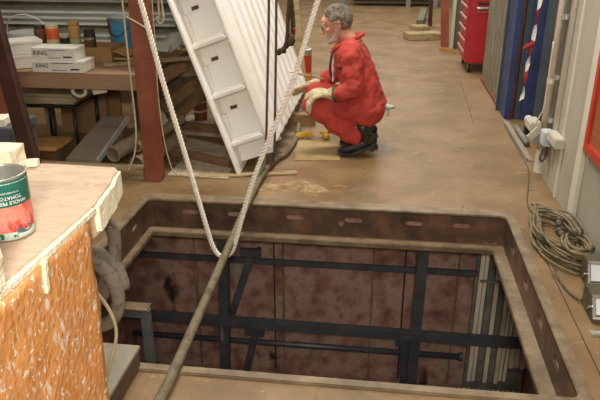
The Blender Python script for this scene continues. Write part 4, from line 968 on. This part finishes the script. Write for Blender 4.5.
# red framed board on the wall
fr = thing('framed_board', 'red framed board with orange mesh hanging on the right wall', 'board', (1.09, 2.8, .47))
y0, y1, z0, z1 = 2.0, 3.475, .47, 1.62
obj('mesh', bx((1.092, y0+.03, z0+.03), (1.102, y1-.03, z1-.03)), 'mesh_orange', fr)
for lo, hi in (((1.075, y0, z0), (1.108, y1, z0+.05)), ((1.075, y0, z1-.05), (1.108, y1, z1)), ((1.075, y0, z0+.05), (1.108, y0+.05, z1-.05)), ((1.075, y1-.05, z0+.05), (1.108, y1, z1-.05))): obj('frame_bar', bx(lo, hi), 'frame_red', fr, bevel=.003)
tag(obj('wall_peg', MB().tube([(1.11, 3.13, .055), (1.03, 3.10, .055)], .013, 10), 'grey_box', smooth=True), 'short dark peg sticking out of the right wall above the cable coil', 'peg')
# cable coil
cp = []
for k in range(15):
    cx, cy = .965+random.uniform(-.015, .015), 3.30+random.uniform(-.05, .05)
    ax, ay = random.uniform(.085, .135), random.uniform(.22, .36); rot = random.uniform(.1, .38)
    for i in range(10):
        t = 2*math.pi*(i/10)+.2*k; u, v = ax*math.cos(t), ay*math.sin(t)
        x = cx+u*math.cos(rot)+v*math.sin(rot)*-.35+.02*math.sin(3*t); y = cy+v
        cp.append((min(1.09, x), y, .010+.0045*k+.010*math.sin(2*t+k)+(.010 if k else 0)))
tag(obj('cable_coil', MB().tube(smooth_path(cp, 3), .0065, 7), 'coil_cable', smooth=True), 'tangled coil of brown cable on the floor by the right wall', 'cable')
cp = []
for k in range(5):
    for i in range(9):
        t = 2*math.pi*i/9+.5*k; cp.append((1.0+.055*math.cos(t)+.012*math.sin(k*2), 3.06+.10*math.sin(t)+.02*math.cos(k*3), .085+.007*k+.006*math.sin(3*t)))
tag(obj('cable_coil', MB().tube(smooth_path(cp, 3), .008, 7), 'coil_cable', smooth=True), 'small tight loop of brown cable heaped on the bigger coil', 'cable')
for lab, c, ax in (('dark grey plug lying in the middle of the cable coil', (.985, 3.36, .09), (.3, 1, .2)), ('black cable connector with a shiny ring in the cable coil', (1.02, 3.16, .13), (1, .3, .1)), ('dark round plug at the front of the cable coil', (.955, 3.20, .10), (-.2, 1, .1))):
    t = thing('plug', lab, 'plug', c); obj('body', MB().lathe([(0, -.03), (.012, -.03), (.020, -.01), (.021, .018), (.017, .03), (0, .03)], c, ax, 14), 'charger_dark', t, smooth=True)
    obj('ring', MB().lathe([(.0205, .0), (.0225, .0), (.0225, .008), (.0205, .008)], c, ax, 14), 'chrome' if 'shiny' in lab else 'rubber', t)
cord('thin dark wire trailing over the floor from the wall to the cable coil', [(1.055, 5.6, .005), (1.05, 4.68, .005), (1.04, 4.45, .005), (.985, 4.16, .005), (.92, 3.85, .005), (.905, 3.66, .006)], .004, 'cable_dark')
cord('loose wire trailing from the cable coil to the silver boxes', [(.90, 3.05, .010), (.88, 2.90, .008), (.90, 2.75, .008), (.93, 2.66, .02)], .006, 'cable_dark')
def charger(lab, x0, y0, z0, w, d, h, txt):
    t = thing('charger_box', lab, 'box', (x0+w/2, y0+d/2, z0)); sl = .055; zb = z0+.035
    side = [(x0, y0, z0), (x0, y0, zb), (x0, y0+sl, z0+h), (x0, y0+d, z0+h), (x0, y0+d, z0)]
    obj('case', MB().extr(side, (w, 0, 0)), 'charger_dark', t, bevel=.003)
    up_ = V((0, sl, z0+h-zb)); L_ = up_.length; up_.normalize(); nn = V((0, -up_.z, up_.y)); o_ = V((x0, y0, zb))
    def plate(u0, u1, v0, v1, t0, t1):
        return MB().add([o_+V((u, 0, 0))+up_*v+nn*q for q in (t0, t1) for u, v in ((u0, v0), (u1, v0), (u1, v1), (u0, v1))], [(0, 3, 2, 1), (4, 5, 6, 7), (0, 1, 5, 4), (1, 2, 6, 5), (2, 3, 7, 6), (3, 0, 4, 7)])
    obj('face_plate', plate(.012, w-.004, .008, L_-.010, 0, .005), 'charger_face', t, bevel=.002)
    obj('face_rim', plate(-.002, .008, 0, L_, -.002, .008), 'chrome', t); obj('face_rim', plate(-.002, w, L_-.008, L_+.004, -.002, .008), 'chrome', t)
    obj('lower_trim', bx((x0, y0-.005, z0+.026), (x0+w, y0+.002, z0+.034)), 'charger_face', t)
    p = o_+V((.062, 0, 0))+up_*(L_*.5)+nn*.0062
    text('red_digits', txt, .035, tuple(p), (math.atan2(up_.z, up_.y), 0, 0), 'print_red', t)
    obj('terminal', MB().tube([(x0, y0+.05, z0+.055), (x0-.010, y0+.048, z0+.053)], .005, 8), 'chrome', t); obj('terminal', MB().tube([(x0, y0+.07, z0+.03), (x0-.012, y0+.065, z0+.028)], .009, 8), 'charger_dark', t)
charger('front silver faced box with red digits at the right picture edge', .935, 2.50, 0, .165, .17, .105, '.0')
charger('rear silver faced box with red digits beside the cable coil', .995, 2.80, 0, .105, .15, .115, '0')
tag(obj('steel_rule', bx((.905, 2.40, .0), (1.10, 2.43, .012)), 'chrome'), 'bright steel strip lying on the floor in front of the silver boxes', 'steel strip')
